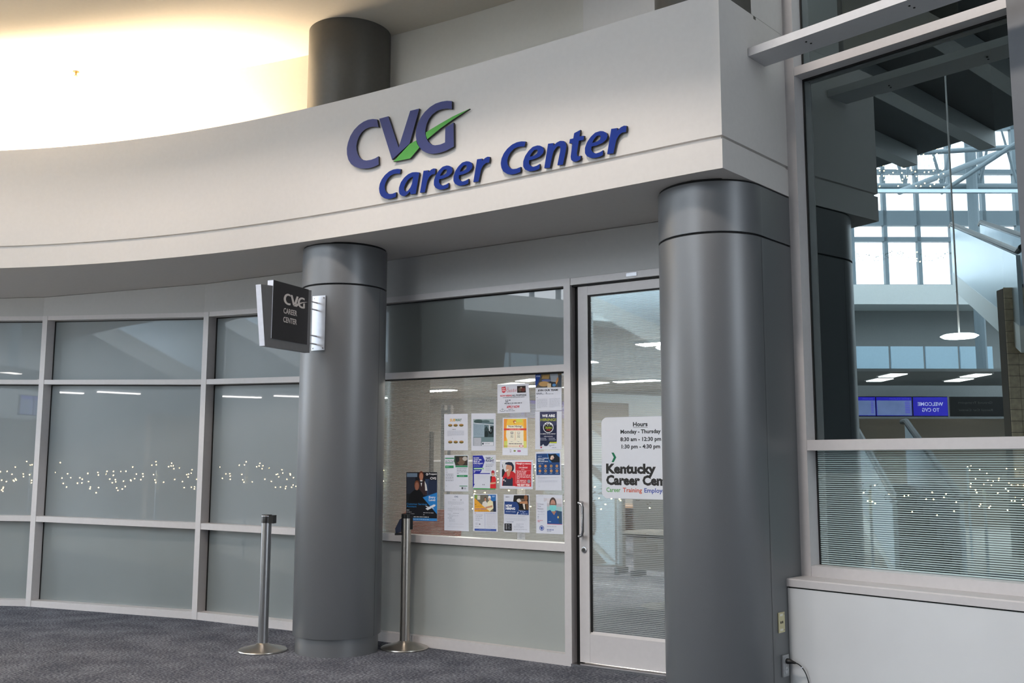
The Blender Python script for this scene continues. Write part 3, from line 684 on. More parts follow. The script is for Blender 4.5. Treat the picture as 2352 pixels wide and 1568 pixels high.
f.t(.74, .052, .035, 'Prospect', '#f4f4f6', .25, bold=.02); f.o(.68, .045, .035, .024, '#f4f4f6'); f.o(.675, .048, .018, .012, '#17181f'); f.r(.76, .09, .99, .165, '#15161c'); f.t(.78, .148, .048, 'CVG', '#f2f2f4', .19, bold=.03)
f.done()

f = Flyer('flyer', 'white Subway flyer with two rows of sandwiches', [(-1.133, 1.798), (-.903, 1.796), (-.897, 1.511), (-1.128, 1.513)])
f.t(.24, .205, .075, 'SUB', '#d9a520', .235, bold=.03, shear=.12); f.t(.475, .205, .075, 'WAY', '#2f6b45', .28, bold=.03, shear=.12)
for y in (.315, .775):
    for x in (.26, .49, .73):
        f.o(x, y, .092, .036, '#8a6a3c'); f.o(x, y + .012, .088, .014, '#4f5a2c'); f.o(x, y - .016, .085, .022, '#a67e48')
f.ln(.35, .42, .66, 1, .1, '#55596a', .012, 2); f.ln(.14, .465, .84, 7, .022, '#b4b8c4', .006, 3); f.ln(.33, .665, .67, 1, .1, '#9a9eac', .009, 4)
f.done()

f = Flyer('flyer', 'flyer with a grey-green photo of vehicles, right of the sandwich flyer', [(-.868, 1.797), (-.638, 1.792), (-.637, 1.508), (-.866, 1.509)])
f.r(.08, .155, .92, .87, '#5f757d'); f.p([(.08, .155), (.92, .155), (.92, .25), (.55, .22), (.08, .25)], '#93a5a9'); f.o(.30, .215, .19, .05, '#3d5352'); f.o(.60, .215, .16, .035, '#51676a'); f.p([(.08, .252), (.92, .30), (.92, .325), (.08, .272)], '#c9d4dc')
f.r(.08, .285, .54, .635, '#93a7b4'); f.ln(.11, .32, .50, 8, .036, '#64798a', .008, 8)
f.p([(.54, .42), (.62, .34), (.70, .42), (.80, .36), (.92, .34), (.92, .70), (.54, .66)], '#2f4145'); f.o(.80, .46, .09, .10, '#0f181a'); f.o(.80, .46, .045, .05, '#55656a'); f.o(.62, .56, .07, .09, '#1d2a2b'); f.p([(.72, .32), (.78, .33), (.76, .48), (.73, .47)], '#cfd8dd')
f.r(.08, .64, .92, .76, '#6f878c'); f.r(.10, .655, .41, .865, '#b3b7c0'); f.r(.435, .77, .91, .865, '#d8dbe4'); f.o(.485, .815, .035, .026, '#2a3a44'); f.ln(.55, .808, .86, 1, .1, '#7d8b98', .014, 3)
f.done()

f = Flyer('flyer', 'wide white flyer with red badge and APPLY NOW, top row', [(-.624, 2.011), (-.339, 2.009), (-.326, 1.792), (-.622, 1.791)])
f.p([(.13, .10), (.26, .07), (.285, .22), (.25, .27), (.21, .30), (.15, .27)], '#c83c4c'); f.t(.15, .17, .05, 'NOW', '#f3dfe0', .10, bold=.03); f.t(.155, .235, .045, 'HIRING', '#f3dfe0', .11, bold=.03)
f.t(.31, .15, .05, 'the', '#c25b66', .06, shear=.3); f.t(.30, .28, .12, 'Chick-fil-A', '#c24a58', .31, shear=.25)
f.r(.63, .075, .90, .31, '#241a18'); f.o(.72, .2, .06, .07, '#5a4a3c'); f.o(.82, .21, .07, .07, '#5e2c26'); f.o(.76, .14, .03, .03, '#9d8a7a')
f.t(.09, .425, .062, 'NOW HIRING', '#c5303f', .37, bold=.03); f.t(.47, .425, .062, 'ALL POSITIONS', '#23252c', .44, bold=.03); f.t(.17, .475, .026, 'AT CINCINNATI/NORTHERN KENTUCKY AIRPORT', '#33363e', .69, bold=.02)
for y, x0, x1 in ((.545, .25, .74), (.60, .25, .735), (.655, .225, .765)): f.ln(x0, y, x1, 1, .1, '#30333b', .022, int(y * 90))
f.ln(.27, .705, .71, 1, .1, '#9498a4', .01, 3); f.t(.29, .83, .085, 'APPLY NOW', '#c5303f', .40, bold=.03); f.ln(.34, .87, .64, 1, .1, '#777c88', .016, 2); f.ln(.27, .92, .73, 1, .1, '#777c88', .016, 9)
f.o(.16, .91, .085, .035, '#7b8894'); f.o(.16, .905, .07, .022, '#e2e5ee'); f.o(.16, .87, .03, .04, '#a9b3be')
f.done()

f = Flyer('flyer', 'JOIN OUR TEAM flyer with a warehouse photo, top right corner of the pane', [(-.279, 2.078), (-.053, 2.074), (-.054, 1.799), (-.279, 1.802)])
f.r(0, 0, 1, .38, '#54504a'); f.r(.16, 0, 1, .07, '#7a6a4c'); f.p([(.28, .05), (.55, .03), (.52, .15), (.24, .14)], '#a8844e'); f.p([(.56, .02), (.86, .0), (.88, .15), (.78, .25), (.60, .22)], '#9aa0a8'); f.p([(.86, .10), (.90, .18), (.80, .31), (.74, .29)], '#c58a4c'); f.p([(.55, .22), (.78, .24), (.80, .36), (.56, .36)], '#23262f')
f.o(.42, .19, .18, .035, '#6d78a6'); f.o(.33, .28, .20, .07, '#b48f5c'); f.r(.46, .27, .60, .38, '#c9b596'); f.p([(.90, .05), (1, .05), (1, .38), (.86, .38)], '#3c4652'); f.o(.72, .32, .07, .04, '#4f83b8')
f.p([(0, 0), (.24, 0), (.10, .26), (0, .38)], '#1d3f8c'); f.t(.03, .085, .040, 'CVG', '#c9d6ee', .15, bold=.03)
f.t(.09, .475, .05, 'JOIN OUR TEAM!', '#22242b', .78, bold=.035)
f.ln(.04, .52, .30, 1, .1, '#5b5f6b', .018, 3); f.ln(.40, .515, .78, 1, .1, '#5b5f6b', .018, 4); f.ln(.04, .55, .34, 1, .1, '#8a8e9a', .012, 5); f.ln(.40, .545, .72, 1, .1, '#8a8e9a', .012, 6)
f.ln(.04, .64, .13, 1, .1, '#7c808c', .012, 7); f.ln(.06, .685, .46, 9, .029, '#a4a8b4', .007, 8); f.ln(.54, .675, .95, 9, .029, '#a4a8b4', .007, 9)
f.done()

f = Flyer('flyer', 'orange and yellow Now Hiring! flyer with a red band', [(-.574, 1.756), (-.351, 1.752), (-.347, 1.471), (-.575, 1.474)])
f.r(.05, .03, .96, .80, '#f2c64e'); f.p([(.05, .03), (.20, .03), (.12, .30), (.16, .70), (.05, .80)], '#ee9a3c'); f.p([(.96, .03), (.84, .06), (.86, .30), (.86, .60), (.96, .70)], '#f0a540'); f.r(.55, .03, .80, .12, '#d8d65a'); f.r(.07, .62, .20, .80, '#d3da72'); f.r(.84, .62, .95, .80, '#dede7c')
f.p([(.18, .20), (.78, .20), (.84, .26), (.84, .80), (.20, .80), (.20, .60), (.14, .50)], '#f0ead4')
f.o(.49, .115, .055, .045, '#d7742c'); f.o(.51, .115, .035, .03, '#f7e7b0'); f.r(.42, .085, .56, .10, '#8e3a22')
f.t(.24, .255, .055, 'Now Hiring!', '#36343c', .54, bold=.015); f.r(.05, .285, .96, .335, '#d8463e'); f.t(.28, .325, .028, '3 WAYS TO APPLY', '#f4c3b4', .45, bold=.02)
for x in (.38, .65):
    f.r(x - .055, .375, x + .055, .425, '#55535a' if x < .5 else '#b9a9a6'); f.r(x - .04, .385, x + .04, .41, '#efe9d8'); f.ln(x - .05, .44, x + .05, 1, .1, '#77757c', .008, 2); f.ln(x - .05, .475, x + .05, 3, .022, '#5d5b63', .010, 4); f.ln(x - .05, .63, x + .05, 1, .1, '#8a888f', .008, 5)
f.r(.505, .37, .52, .60, '#e0a57c'); f.ln(.26, .685, .78, 1, .1, '#5a5860', .020, 6); f.r(.05, .755, .62, .762, '#c8444a')
f.o(.75, .755, .09, .028, '#d25560'); f.o(.75, .755, .06, .018, '#f1e3e6'); f.r(0, .815, 1, 1, '#dfe3ee'); f.r(.30, .85, .35, .92, '#8d7480'); f.r(.31, .86, .34, .905, '#dfe3ee'); f.o(.49, .885, .045, .022, '#7d8a3a'); f.r(.60, .865, .73, .91, '#b56a9e')
f.done()

f = Flyer('flyer', 'navy WE ARE HIRING! flyer with a round city badge', [(-.282, 1.797), (-.053, 1.793), (-.055, 1.513), (-.283, 1.515)])
f.p([(.18, .01), (.82, .01), (.82, .82), (.56, .82), (.46, .91), (.36, .91), (.31, .86), (.24, .91), (.19, .91)], '#1d2342'); f.p([(.18, .01), (.82, .01), (.82, .36), (.5, .42), (.18, .38)], '#3a3d5c')
f.t(.26, .15, .068, 'WE ARE', '#f3f4f8', .49, bold=.04); f.t(.205, .255, .070, 'HIRING!', '#aab23e', .59, bold=.03)
f.o(.50, .425, .195, .142, '#e9ebf0', 28); f.o(.50, .425, .172, .126, '#15161c', 28)
f.p([(.35, .39), (.36, .345), (.40, .31), (.60, .31), (.64, .345), (.66, .39)], '#e4e6ec')
for x, h in ((.38, .06), (.42, .045), (.45, .085), (.50, .065), (.54, .08), (.58, .05), (.62, .045)): f.r(x - .018, .40 - h, x + .018, .42, '#15161c')
f.t(.385, .455, .055, 'Skyline', '#a8b932', .25, bold=.03, shear=.2); f.t(.42, .505, .032, 'CHILI', '#c8373b', .18, bold=.03)
f.t(.21, .605, .026, 'IS COMING TO CVG AIRPORT', '#eef0f6', .57, bold=.02); f.t(.34, .67, .022, 'OPEN POSITIONS:', '#dfe2ea', .33, bold=.02)
for x in (.19, .52):
    for y in (.70, .74): f.o(x + .02, y + .008, .018, .012, '#9fa5b8'); f.ln(x + .055, y + .002, x + .26, 1, .1, '#c3c8d6', .014, int(y * 70))
f.p([(.57, .80), (.82, .80), (.82, .835), (.54, .835)], '#c4cf3a'); f.ln(.58, .812, .78, 1, .1, '#5c6330', .010, 2); f.o(.235, .945, .03, .02, '#b22f52'); f.ln(.52, .88, .80, 1, .1, '#767b88', .010, 3); f.ln(.55, .91, .80, 1, .1, '#767b88', .010, 4); f.ln(.65, .945, .80, 1, .1, '#767b88', .010, 5)
f.done()

f = Flyer('flyer', 'Join The Team flyer with green bars and a small photo', [(-1.124, 1.475), (-.894, 1.475), (-.891, 1.196), (-1.120, 1.193)])
f.r(.02, .075, .40, .105, '#2f8a5c'); f.r(.02, .205, .38, .225, '#2f8a5c'); f.t(.03, .18, .034, 'Join The Team', '#26352c', .37, bold=.02)
f.p([(.42, .02), (.97, .02), (.97, .29), (.46, .29), (.40, .16)], '#2f5a41'); f.r(.46, .03, .97, .28, '#3d3630'); f.o(.70, .17, .16, .11, '#6f5a4b'); f.o(.86, .10, .10, .06, '#b9b3ac'); f.o(.55, .12, .08, .08, '#262a2a')
f.r(.46, .295, .97, .335, '#2f8a5c'); f.r(.02, .29, .385, .36, '#2f8a5c'); f.r(.52, .55, .97, .605, '#2f8a5c'); f.ln(.05, .315, .34, 1, .1, '#a5d6bb', .015, 2); f.ln(.62, .57, .90, 1, .1, '#a5d6bb', .014, 3)
f.ln(.52, .365, .93, 4, .045, '#5a5f68', .012, 4); f.ln(.04, .385, .16, 3, .045, '#8f949e', .011, 5); f.ln(.04, .52, .38, 5, .045, '#6f747e', .012, 6); f.ln(.05, .85, .96, 1, .1, '#8f949e', .008, 7); f.r(.63, .845, .96, .862, '#2f8a5c'); f.r(.72, .885, .78, .94, '#2b2f36'); f.ln(.80, .895, .90, 3, .018, '#60656e', .008, 8)
f.done()

f = Flyer('flyer', 'TAKE FLIGHT flyer with a woman in a red shirt and cap', [(-.852, 1.473), (-.636, 1.476), (-.632, 1.213), (-.849, 1.213)])
f.p([(0, .01), (.43, .01), (.53, .165), (.36, .49), (.30, .53), (.05, .53), (.05, .84), (.09, .84), (0, .97)], '#28309a')
for i, w in enumerate(('Let your', 'career take', 'flight at', 'CVG Airport!')): f.t(.035, .095 + i * .055, .042, w, '#f0f2fa', (.25, .35, .27, .40)[i], bold=.03)
f.ln(.035, .29, .34, 2, .03, '#7a83c8', .012, 2); f.r(.04, .37, .47, .415, '#58b060'); f.r(.06, .38, .44, .405, '#cfe6d0'); f.ln(.04, .44, .34, 2, .03, '#dfe2f2', .016, 3); f.ln(.04, .505, .24, 1, .1, '#dfe2f2', .014, 4); f.r(.05, .525, .75, .55, '#28309a')
f.t(.565, .12, .060, 'TAKE', '#242f66', .21, bold=.03); f.p([(.78, .115), (.88, .06), (.85, .10), (.80, .125)], '#49a258'); f.t(.565, .195, .060, 'FLIGHT', '#242f66', .36, bold=.03); f.t(.83, .235, .035, 'CVG', '#8f9cc0', .10, bold=.02)
f.ln(.57, .255, .90, 2, .03, '#9aa0b0', .010, 5); f.ln(.56, .32, .88, 1, .1, '#6b7188', .012, 6); f.ln(.56, .36, .80, 5, .025, '#b4b8c4', .007, 7); f.ln(.10, .60, .70, 4, .03, '#d2d4de', .006, 8)
for x in (.44, .50): f.o(x, .86, .014, .016, '#3b3f4a')
f.p([(.75, .97), (.76, .70), (.82, .62), (.96, .62), (1, .68), (1, .97)], '#d2282e'); f.p([(.76, .62), (.83, .60), (.80, .78), (.76, .80)], '#2a2224'); f.p([(.75, .80), (.98, .78), (.98, .83), (.76, .845)], '#d9a98c'); f.head(.875, .545, .062, '#d9a98c', '#4a2a22', '#a8283a')
f.r(.02, .965, .98, .995, '#4aa05a')
f.done()

f = Flyer('flyer', 'wide red flyer with a smiling woman in a navy cap', [(-.596, 1.439), (-.303, 1.437), (-.304, 1.222), (-.599, 1.222)])
f.r(.03, .02, .975, .955, '#c8cbe0'); f.r(.045, .035, .96, .94, '#e8e9f0'); f.r(.06, .07, .475, .905, '#d4d6db'); f.p([(.06, .35), (.10, .30), (.16, .42), (.13, .60), (.06, .60)], '#23262c'); f.p([(.06, .15), (.075, .15), (.10, .28), (.08, .28)], '#4a4e56')
f.p([(.07, .905), (.09, .60), (.16, .43), (.24, .38), (.40, .40), (.475, .47), (.475, .905)], '#c4262e'); f.p([(.20, .40), (.33, .38), (.30, .55), (.24, .60)], '#c99076'); f.p([(.11, .66), (.20, .60), (.22, .66), (.34, .66), (.36, .60), (.40, .64), (.40, .905), (.09, .905)], '#2c3245')
f.o(.125, .70, .022, .026, '#e8e8ec'); f.o(.17, .735, .016, .02, '#e8e8ec'); f.o(.37, .27, .065, .13, '#2a1d1b'); f.o(.28, .28, .095, .155, '#cf987e'); f.p([(.21, .345), (.27, .335), (.25, .375), (.22, .38)], '#f4efec'); f.p([(.155, .155), (.17, .10), (.27, .075), (.37, .09), (.43, .20), (.41, .38), (.385, .25), (.34, .19), (.22, .17)], '#232c44')
f.r(.475, .07, .955, .915, '#cc2a34'); f.t(.50, .155, .062, "Wendy's", '#fae9ea', .19, bold=.03, shear=.15); f.t(.705, .15, .040, 'IS HIRING', '#fae9ea', .235, bold=.03); f.t(.70, .215, .03, 'AT', '#fae9ea', .035, bold=.02); f.t(.58, .285, .042, 'CVG AIRPORT', '#fae9ea', .27, bold=.03); f.ln(.65, .32, .78, 1, .1, '#f2c0c4', .016, 2)
f.r(.49, .36, .95, .364, '#f3d4d6'); f.r(.49, .80, .86, .804, '#f3d4d6'); f.r(.488, .36, .491, .80, '#f3d4d6'); f.r(.944, .36, .948, .66, '#f3d4d6')
f.ln(.52, .385, .82, 3, .042, '#f3d4d6', .018, 3); f.ln(.52, .51, .93, 4, .042, '#f3d4d6', .018, 4); f.t(.52, .725, .036, 'TEXT WENDYS TO', '#fae9ea', .29, bold=.03); f.t(.52, .78, .036, 'READY TO APPLY', '#fae9ea', .29, bold=.03); f.o(.885, .735, .05, .065, '#9a9298'); f.t(.53, .895, .070, 'WE GOT YOU', '#fdf3f3', .38, bold=.05)
f.done()

f = Flyer('flyer', 'blue flyer with two rows of round portraits over grey text', [(-.281, 1.497), (-.062, 1.500), (-.056, 1.217), (-.280, 1.215)])
f.r(.04, .05, .955, .605, '#1f4378'); f.p([(.45, .05), (.955, .05), (.955, .28), (.55, .28)], '#2f6fb0'); f.p([(.50, .055), (.60, .07), (.80, .06), (.955, .16), (.955, .28), (.66, .285), (.54, .20)], '#131a26'); f.p([(.58, .19), (.62, .11), (.70, .10), (.74, .16), (.70, .20), (.62, .215)], '#d9c3b2'); f.o(.685, .175, .018, .02, '#8a4a44')
f.ln(.10, .112, .28, 1, .1, '#b9cbe2', .012, 2)
for i, w in enumerate(('JOIN A COMPANY', 'BUILT FOR', 'THE LONG HAUL')): f.t(.10, .185 + i * .04, .026, w, '#e6eef8', (.43, .26, .40)[i], bold=.03)
f.ln(.10, .305, .44, 1, .1, '#9fb8d8', .011, 3)
for j in (0, 1):
    for i in range(4):
        x, y = .18 + i * .22, .375 + j * .125
        f.o(x, y, .050, .036, '#c99d6c'); f.o(x, y, .034, .026, ('#a9794e', '#d0885e', '#8f7554', '#b58a62')[(i + j) % 4]); f.ln(x - .06, y + .05, x + .06, 2, .016, '#8fa9cb', .007, i)
f.ln(.12, .635, .88, 1, .1, '#d4919c', .010, 4); f.ln(.10, .66, .90, 2, .022, '#b9bcc8', .007, 5); f.ln(.10, .735, .88, 4, .022, '#c0c3ce', .006, 6); f.ln(.12, .895, .78, 1, .1, '#b4b8c4', .008, 7)
f.done()

f = Flyer('flyer', 'plain white typed letter, lower left of the flyers', [(-1.123, 1.170), (-.889, 1.172), (-.885, .892), (-1.120, .891)])
f.t(.42, .085, .044, 'CVG', '#3f5578', .15, bold=.03); f.ln(.34, .15, .60, 1, .1, '#8a8f9b', .009, 2); f.p([(.68, .135), (.72, .15), (.68, .17)], '#3c414c')
f.ln(.15, .20, .82, 4, .022, '#a2a6b2', .006, 3); f.ln(.28, .31, .70, 1, .1, '#a2a6b2', .007, 4); f.ln(.38, .345, .60, 1, .1, '#a2a6b2', .006, 5); f.ln(.14, .38, .82, 4, .022, '#a2a6b2', .006, 6); f.ln(.28, .47, .66, 1, .1, '#a2a6b2', .006, 7); f.ln(.38, .515, .60, 1, .1, '#6d727f', .008, 8); f.ln(.14, .545, .28, 1, .1, '#6d727f', .008, 9); f.ln(.20, .57, .58, 3, .024, '#a2a6b2', .006, 10); f.ln(.14, .65, .32, 1, .1, '#6d727f', .008, 11); f.ln(.20, .68, .44, 4, .024, '#a2a6b2', .006, 12); f.ln(.22, .81, .80, 2, .03, '#b0b4c0', .006, 13); f.ln(.14, .885, .80, 1, .1, '#b0b4c0', .006, 14)
f.done()

f = Flyer('flyer', 'flyer with a yellow wedge and two people in white shirts', [(-.847, 1.176), (-.622, 1.182), (-.615, .900), (-.843, .896)])
f.r(.06, .02, .945, .475, '#6d6a5e'); f.r(.06, .02, .20, .12, '#7d9a4c'); f.r(.18, .04, .30, .15, '#d6d3c8'); f.p([(.62, .02), (.945, .02), (.945, .20), (.78, .20)], '#2a6cb0'); f.ln(.80, .05, .90, 2, .02, '#cfdff2', .012, 3); f.p([(.80, .20), (.945, .18), (.945, .475), (.84, .475)], '#26314c')
f.p([(.36, .36), (.40, .22), (.52, .18), (.60, .25), (.58, .40), (.45, .42)], '#ddd8ce'); f.head(.51, .145, .045, '#b9876c', '#3a2620'); f.p([(.58, .42), (.60, .22), (.70, .16), (.82, .20), (.84, .38), (.70, .46)], '#e6dfb8'); f.head(.685, .125, .05, '#c79880', '#e4e2dc', '#efeeea'); f.p([(.50, .35), (.80, .30), (.80, .35), (.55, .39)], '#c08f72')
f.p([(.06, .11), (.10, .12), (.40, .31), (.72, .475), (.06, .475)], '#e2a436'); f.ln(.09, .27, .32, 1, .1, '#7a5a20', .018, 4); f.ln(.09, .325, .40, 1, .1, '#a67a2c', .010, 5); f.t(.09, .425, .045, 'NOW HIRING', '#8e6a8e', .46, bold=.03); f.ln(.22, .45, .64, 1, .1, '#9a6f24', .012, 6)
f.ln(.07, .505, .45, 1, .1, '#c08a94', .016, 7); f.ln(.53, .505, .93, 1, .1, '#9aa2d0', .014, 8); f.r(.485, .50, .492, .93, '#6d7bb4'); f.ln(.10, .56, .40, 4, .045, '#8f94a4', .010, 9); f.ln(.56, .545, .93, 11, .03, '#b9b4bc', .006, 10); f.ln(.10, .78, .20, 2, .03, '#8f94a4', .008, 11); f.r(.245, .80, .30, .82, '#2d313a'); f.ln(.08, .87, .43, 1, .1, '#a4a8b4', .008, 12); f.ln(.55, .88, .92, 1, .1, '#a4a8b4', .008, 13); f.r(.06, .93, .945, .985, '#3c56a0'); f.ln(.24, .95, .72, 1, .1, '#8da0d0', .010, 14)
f.done()

f = Flyer('flyer', 'white flyer with a dark blue NOW HIRING block and a mechanic photo', [(-.562, 1.179), (-.333, 1.183), (-.332, .904), (-.561, .902)])
f.ln(.07, .055, .26, 1, .1, '#7c8290', .024, 2); f.p([(.40, .02), (.97, .02), (.97, .42), (.60, .42), (.37, .18)], '#1d1916'); f.o(.86, .09, .07, .08, '#8a5a3a'); f.o(.60, .16, .09, .05, '#d8d2ca'); f.p([(.62, .19), (.92, .17), (.94, .26), (.62, .24)], '#b5825e'); f.o(.74, .14, .10, .03, '#6e5a4a'); f.o(.70, .31, .12, .07, '#0c0b0b'); f.p([(.74, .25), (.82, .24), (.84, .40), (.78, .38)], '#d9d0c6'); f.p([(.86, .25), (.96, .24), (.96, .40), (.88, .40)], '#6a4a2c')
f.p([(.03, .185), (.50, .195), (.56, .25), (.60, .33), (.58, .43), (.97, .415), (.97, .54), (.03, .52)], '#24427e'); f.t(.075, .33, .062, 'NOW', '#f4f6fb', .25, bold=.04); f.t(.075, .405, .062, 'HIRING', '#f4f6fb', .37, bold=.04); f.t(.075, .472, .026, 'AIRCRAFT FUELERS', '#c7d4ee', .39, bold=.01); f.p([(.55, .46), (.58, .46), (.535, .535), (.505, .535)], '#e8ecf4'); f.ln(.64, .445, .93, 1, .1, '#b9c7e4', .013, 3); f.ln(.74, .475, .93, 1, .1, '#b9c7e4', .012, 4); f.ln(.66, .505, .93, 1, .1, '#b9c7e4', .012, 5)
f.ln(.06, .56, .84, 2, .02, '#b4b8c6', .006, 6); f.ln(.06, .62, .90, 4, .022, '#bcc0cc', .006, 7); f.ln(.12, .725, .40, 1, .1, '#8a90a4', .012, 8); f.r(.03, .775, .315, .965, '#16171c')
for k in range(4): f.o(.10, .805 + k * .037, .016, .012, '#e6e8ee'); f.ln(.15, .80 + k * .037, .27, 1, .1, '#9aa0ae', .010, k)
f.ln(.50, .775, .78, 2, .03, '#a4a8b6', .008, 9); f.ln(.40, .84, .78, 2, .03, '#a4a8b6', .008, 10); f.ln(.40, .92, .92, 1, .1, '#a4a8b6', .012, 11)
f.done()

f = Flyer('flyer', 'A Career That Matters flyer with a masked officer in blue', [(-.276, 1.184), (-.051, 1.184), (-.046, .904), (-.275, .902)])
f.r(.42, .09, .975, .75, '#b9b4bb'); f.r(.42, .09, .975, .22, '#d4d0d6'); f.p([(.42, .30), (.975, .30), (.975, .42), (.42, .42)], '#9fc0c4'); f.p([(.42, .75), (.42, .42), (.52, .39), (.82, .40), (.975, .44), (.975, .75)], '#24508e'); f.p([(.78, .40), (.975, .42), (.975, .72), (.86, .72)], '#34506c'); f.p([(.58, .43), (.66, .36), (.76, .43), (.68, .52)], '#a87a66'); f.head(.645, .25, .125, '#b98a78', '#4f423e'); f.p([(.52, .265), (.77, .265), (.76, .37), (.70, .42), (.58, .42), (.52, .37)], '#7ecfcf'); f.r(.57, .235, .73, .25, '#6a4e48'); f.o(.83, .57, .03, .03, '#c9b46a'); f.ln(.47, .68, .58, 1, .1, '#a9c2e0', .016, 2)
f.r(.42, .745, .975, .755, '#c23a4c'); f.p([(.42, .09), (.42, .14), (.30, .19), (.30, .09)], '#c9c7cf')
for i, w in enumerate(('A Career', 'That', 'Matters')): f.t(.06, .26 + i * .062, .040, w, '#8c90a4', (.24, .13, .22)[i])
f.r(.028, .20, .034, .40, '#d78a92'); f.ln(.07, .025, .30, 1, .1, '#b4b8c4', .010, 3); f.ln(.30, .08, .90, 1, .1, '#c4c7d0', .008, 4); f.ln(.06, .42, .34, 2, .022, '#b4b8c6', .008, 5); f.ln(.06, .50, .36, 2, .022, '#b4b8c6', .008, 6); f.ln(.06, .565, .36, 1, .1, '#70758a', .012, 7); f.ln(.06, .60, .14, 1, .1, '#70758a', .010, 8); f.ln(.06, .66, .28, 2, .03, '#c85a66', .012, 9)
f.o(.215, .86, .088, .065, '#3c4f96'); f.o(.215, .86, .068, .050, '#c9cfe4'); f.p([(.16, .845), (.215, .82), (.27, .845), (.235, .90), (.195, .90)], '#3c5aa4'); f.ln(.41, .80, .92, 1, .1, '#b8bcc8', .016, 10); f.ln(.41, .88, .68, 1, .1, '#8f98bc', .030, 11); f.ln(.41, .925, .66, 1, .1, '#a4a8b8', .018, 12)
f.done()

# ------------------------------------------------------------------ opening-hours sheet on the door
hs = empty('hours_sign', D(.578, .066, 1.169), label='white rounded opening-hours sheet of the Kentucky Career Center on the door glass', category='sign')
def rr_(u0, z0, u1, z1, r, n=6):
    out = []
    for (cx, cz, a) in ((u1 - r, z1 - r, 0), (u0 + r, z1 - r, 90), (u0 + r, z0 + r, 180), (u1 - r, z0 + r, 270)):
        out += [(cx + r * math.cos(math.radians(a + 90 * i / n)), cz + r * math.sin(math.radians(a + 90 * i / n))) for i in range(n + 1)]
    return out
b = MB(); b.prism(rr_(.271, 1.169, .885, 1.738, .045), .0640, .0655, lambda p, q, d: D(p, d, q)); obj('sheet', b, mat('white_vinyl', (.84, .85, .875), .5, var=.01), hs)
HF = lambda x, y, d: D(x, .0637, y)
for s_, y, h, w, bo in (('Hours', 1.6715, .0300, .112, .035), ('Monday - Thursday', 1.622, .0275, .309, .032), ('8:30 am - 12:30 pm', 1.569, .0275, .313, .032), ('1:30 pm - 4:30 pm', 1.518, .0275, .296, .032)):
    b = MB(); put_text(b, s_, HF, .578, y, h, w, 'c', bold=bo); obj('hours_line', b, ink('#26282c'), hs)
b = MB(); b.add([HF(.522, 1.665, 0), HF(.634, 1.665, 0), HF(.634, 1.6625, 0), HF(.522, 1.6625, 0)], [(0, 1, 2, 3)])
obj('underline', b, ink('#26282c'), hs)
for s_, z_, w_ in (('Kentucky', 1.346, .386), ('Career Center', 1.266, .548)):
    b = MB(); put_text(b, s_, HF, .306, z_, .0655, w_, bold=.05); obj('name_line', b, ink('#2e2d2c'), hs)
b = MB(); b.add([HF(x, z, 0) for x, z in ((.350, 1.489), (.368, 1.489), (.388, 1.4555), (.368, 1.422), (.350, 1.422), (.368, 1.4555))], [(0, 1, 2, 5), (5, 2, 3, 4)]); obj('chevron', b, ink('#17704f'), hs)
for s_, u, w, c in (('Career', .307, .112, '#5fa05a'), ('Training', .436, .148, '#c8593c'), ('Employment', .602, .232, '#3c52a0')):
    b = MB(); put_text(b, s_, HF, u, 1.2145, .031, w, bold=.02); obj('tagline_word', b, ink(c), hs)
# ------------------------------------------------------------------ the office behind the shopfront
M_in = mat('beige_office_wall', (.70, .675, .64), .8, var=.02); M_inc = mat('office_ceiling', (.80, .77, .72), .85, var=.02)
b = MB(); b.box(-14, 1.60, 12.0, 12.15, 0, 2.85, D); obj('wall_office_back', b, M_in, kind='structure')
b = MB(); b.box(1.62, 1.75, .2, 12, 0, 2.85, D); obj('wall_office_right', b, M_in, kind='structure')
b = MB(); b.box(-14.15, -14, .6, 12.15, 0, 2.85, D); obj('wall_office_left', b, M_in, kind='structure')
b = MB(); b.box(-14, 1.75, .18, 12.15, 2.86, 2.95, D); obj('ceiling_office', b, M_inc, kind='structure')
b = MB(); b.box(-2.16, -2.03, .14, 1.02, 0, 2.86, D); obj('wall_office_pier', b, M_in, kind='structure')
M_lampw = mat('lit_diffuser', (1, .97, .94), .5, var=0, emit=165.0); M_trim = mat('lamp_frame', (.8, .8, .8), .4)
for ii, (u, r) in enumerate(((-3.9, 4.2), (-1.2, 4.6), (-5.6, 6.0), (-3.4, 6.0), (-1.0, 6.0), (-8.4, 9.4), (-6.2, 9.4), (-4.0, 9.4))):
    o = empty('ceiling_light', D(u, r, 2.84), label=('left', 'right', 'left', 'middle', 'right', 'left', 'middle', 'right')[ii] + ' flush lamp of the ' + ('nearest', 'nearest', 'second', 'second', 'second', 'farthest', 'farthest', 'farthest')[ii] + ' row on the office ceiling', category='ceiling light', group='office ceiling lamps')
    b = MB(); b.box(u - .42, u + .42, r - .15, r + .15, 2.835, 2.859, D); obj('frame', b, M_trim, o)
    b = MB(); b.box(u - .4, u + .4, r - .13, r + .13, 2.829, 2.8345, D); obj('diffuser', b, M_lampw, o)
M_part = mat('grey_partition_fabric', (.46, .45, .43), .9, bump=.2, bscale=300); M_wood = mat('light_wood', (.58, .45, .34), .5, var=.12, scale=8, aniso=(2, 20, 20))
M_dkgrey = mat('dark_grey_plastic', (.22, .22, .22), .5); M_red = mat('coral_striped_fabric', (.90, .40, .30), .8)
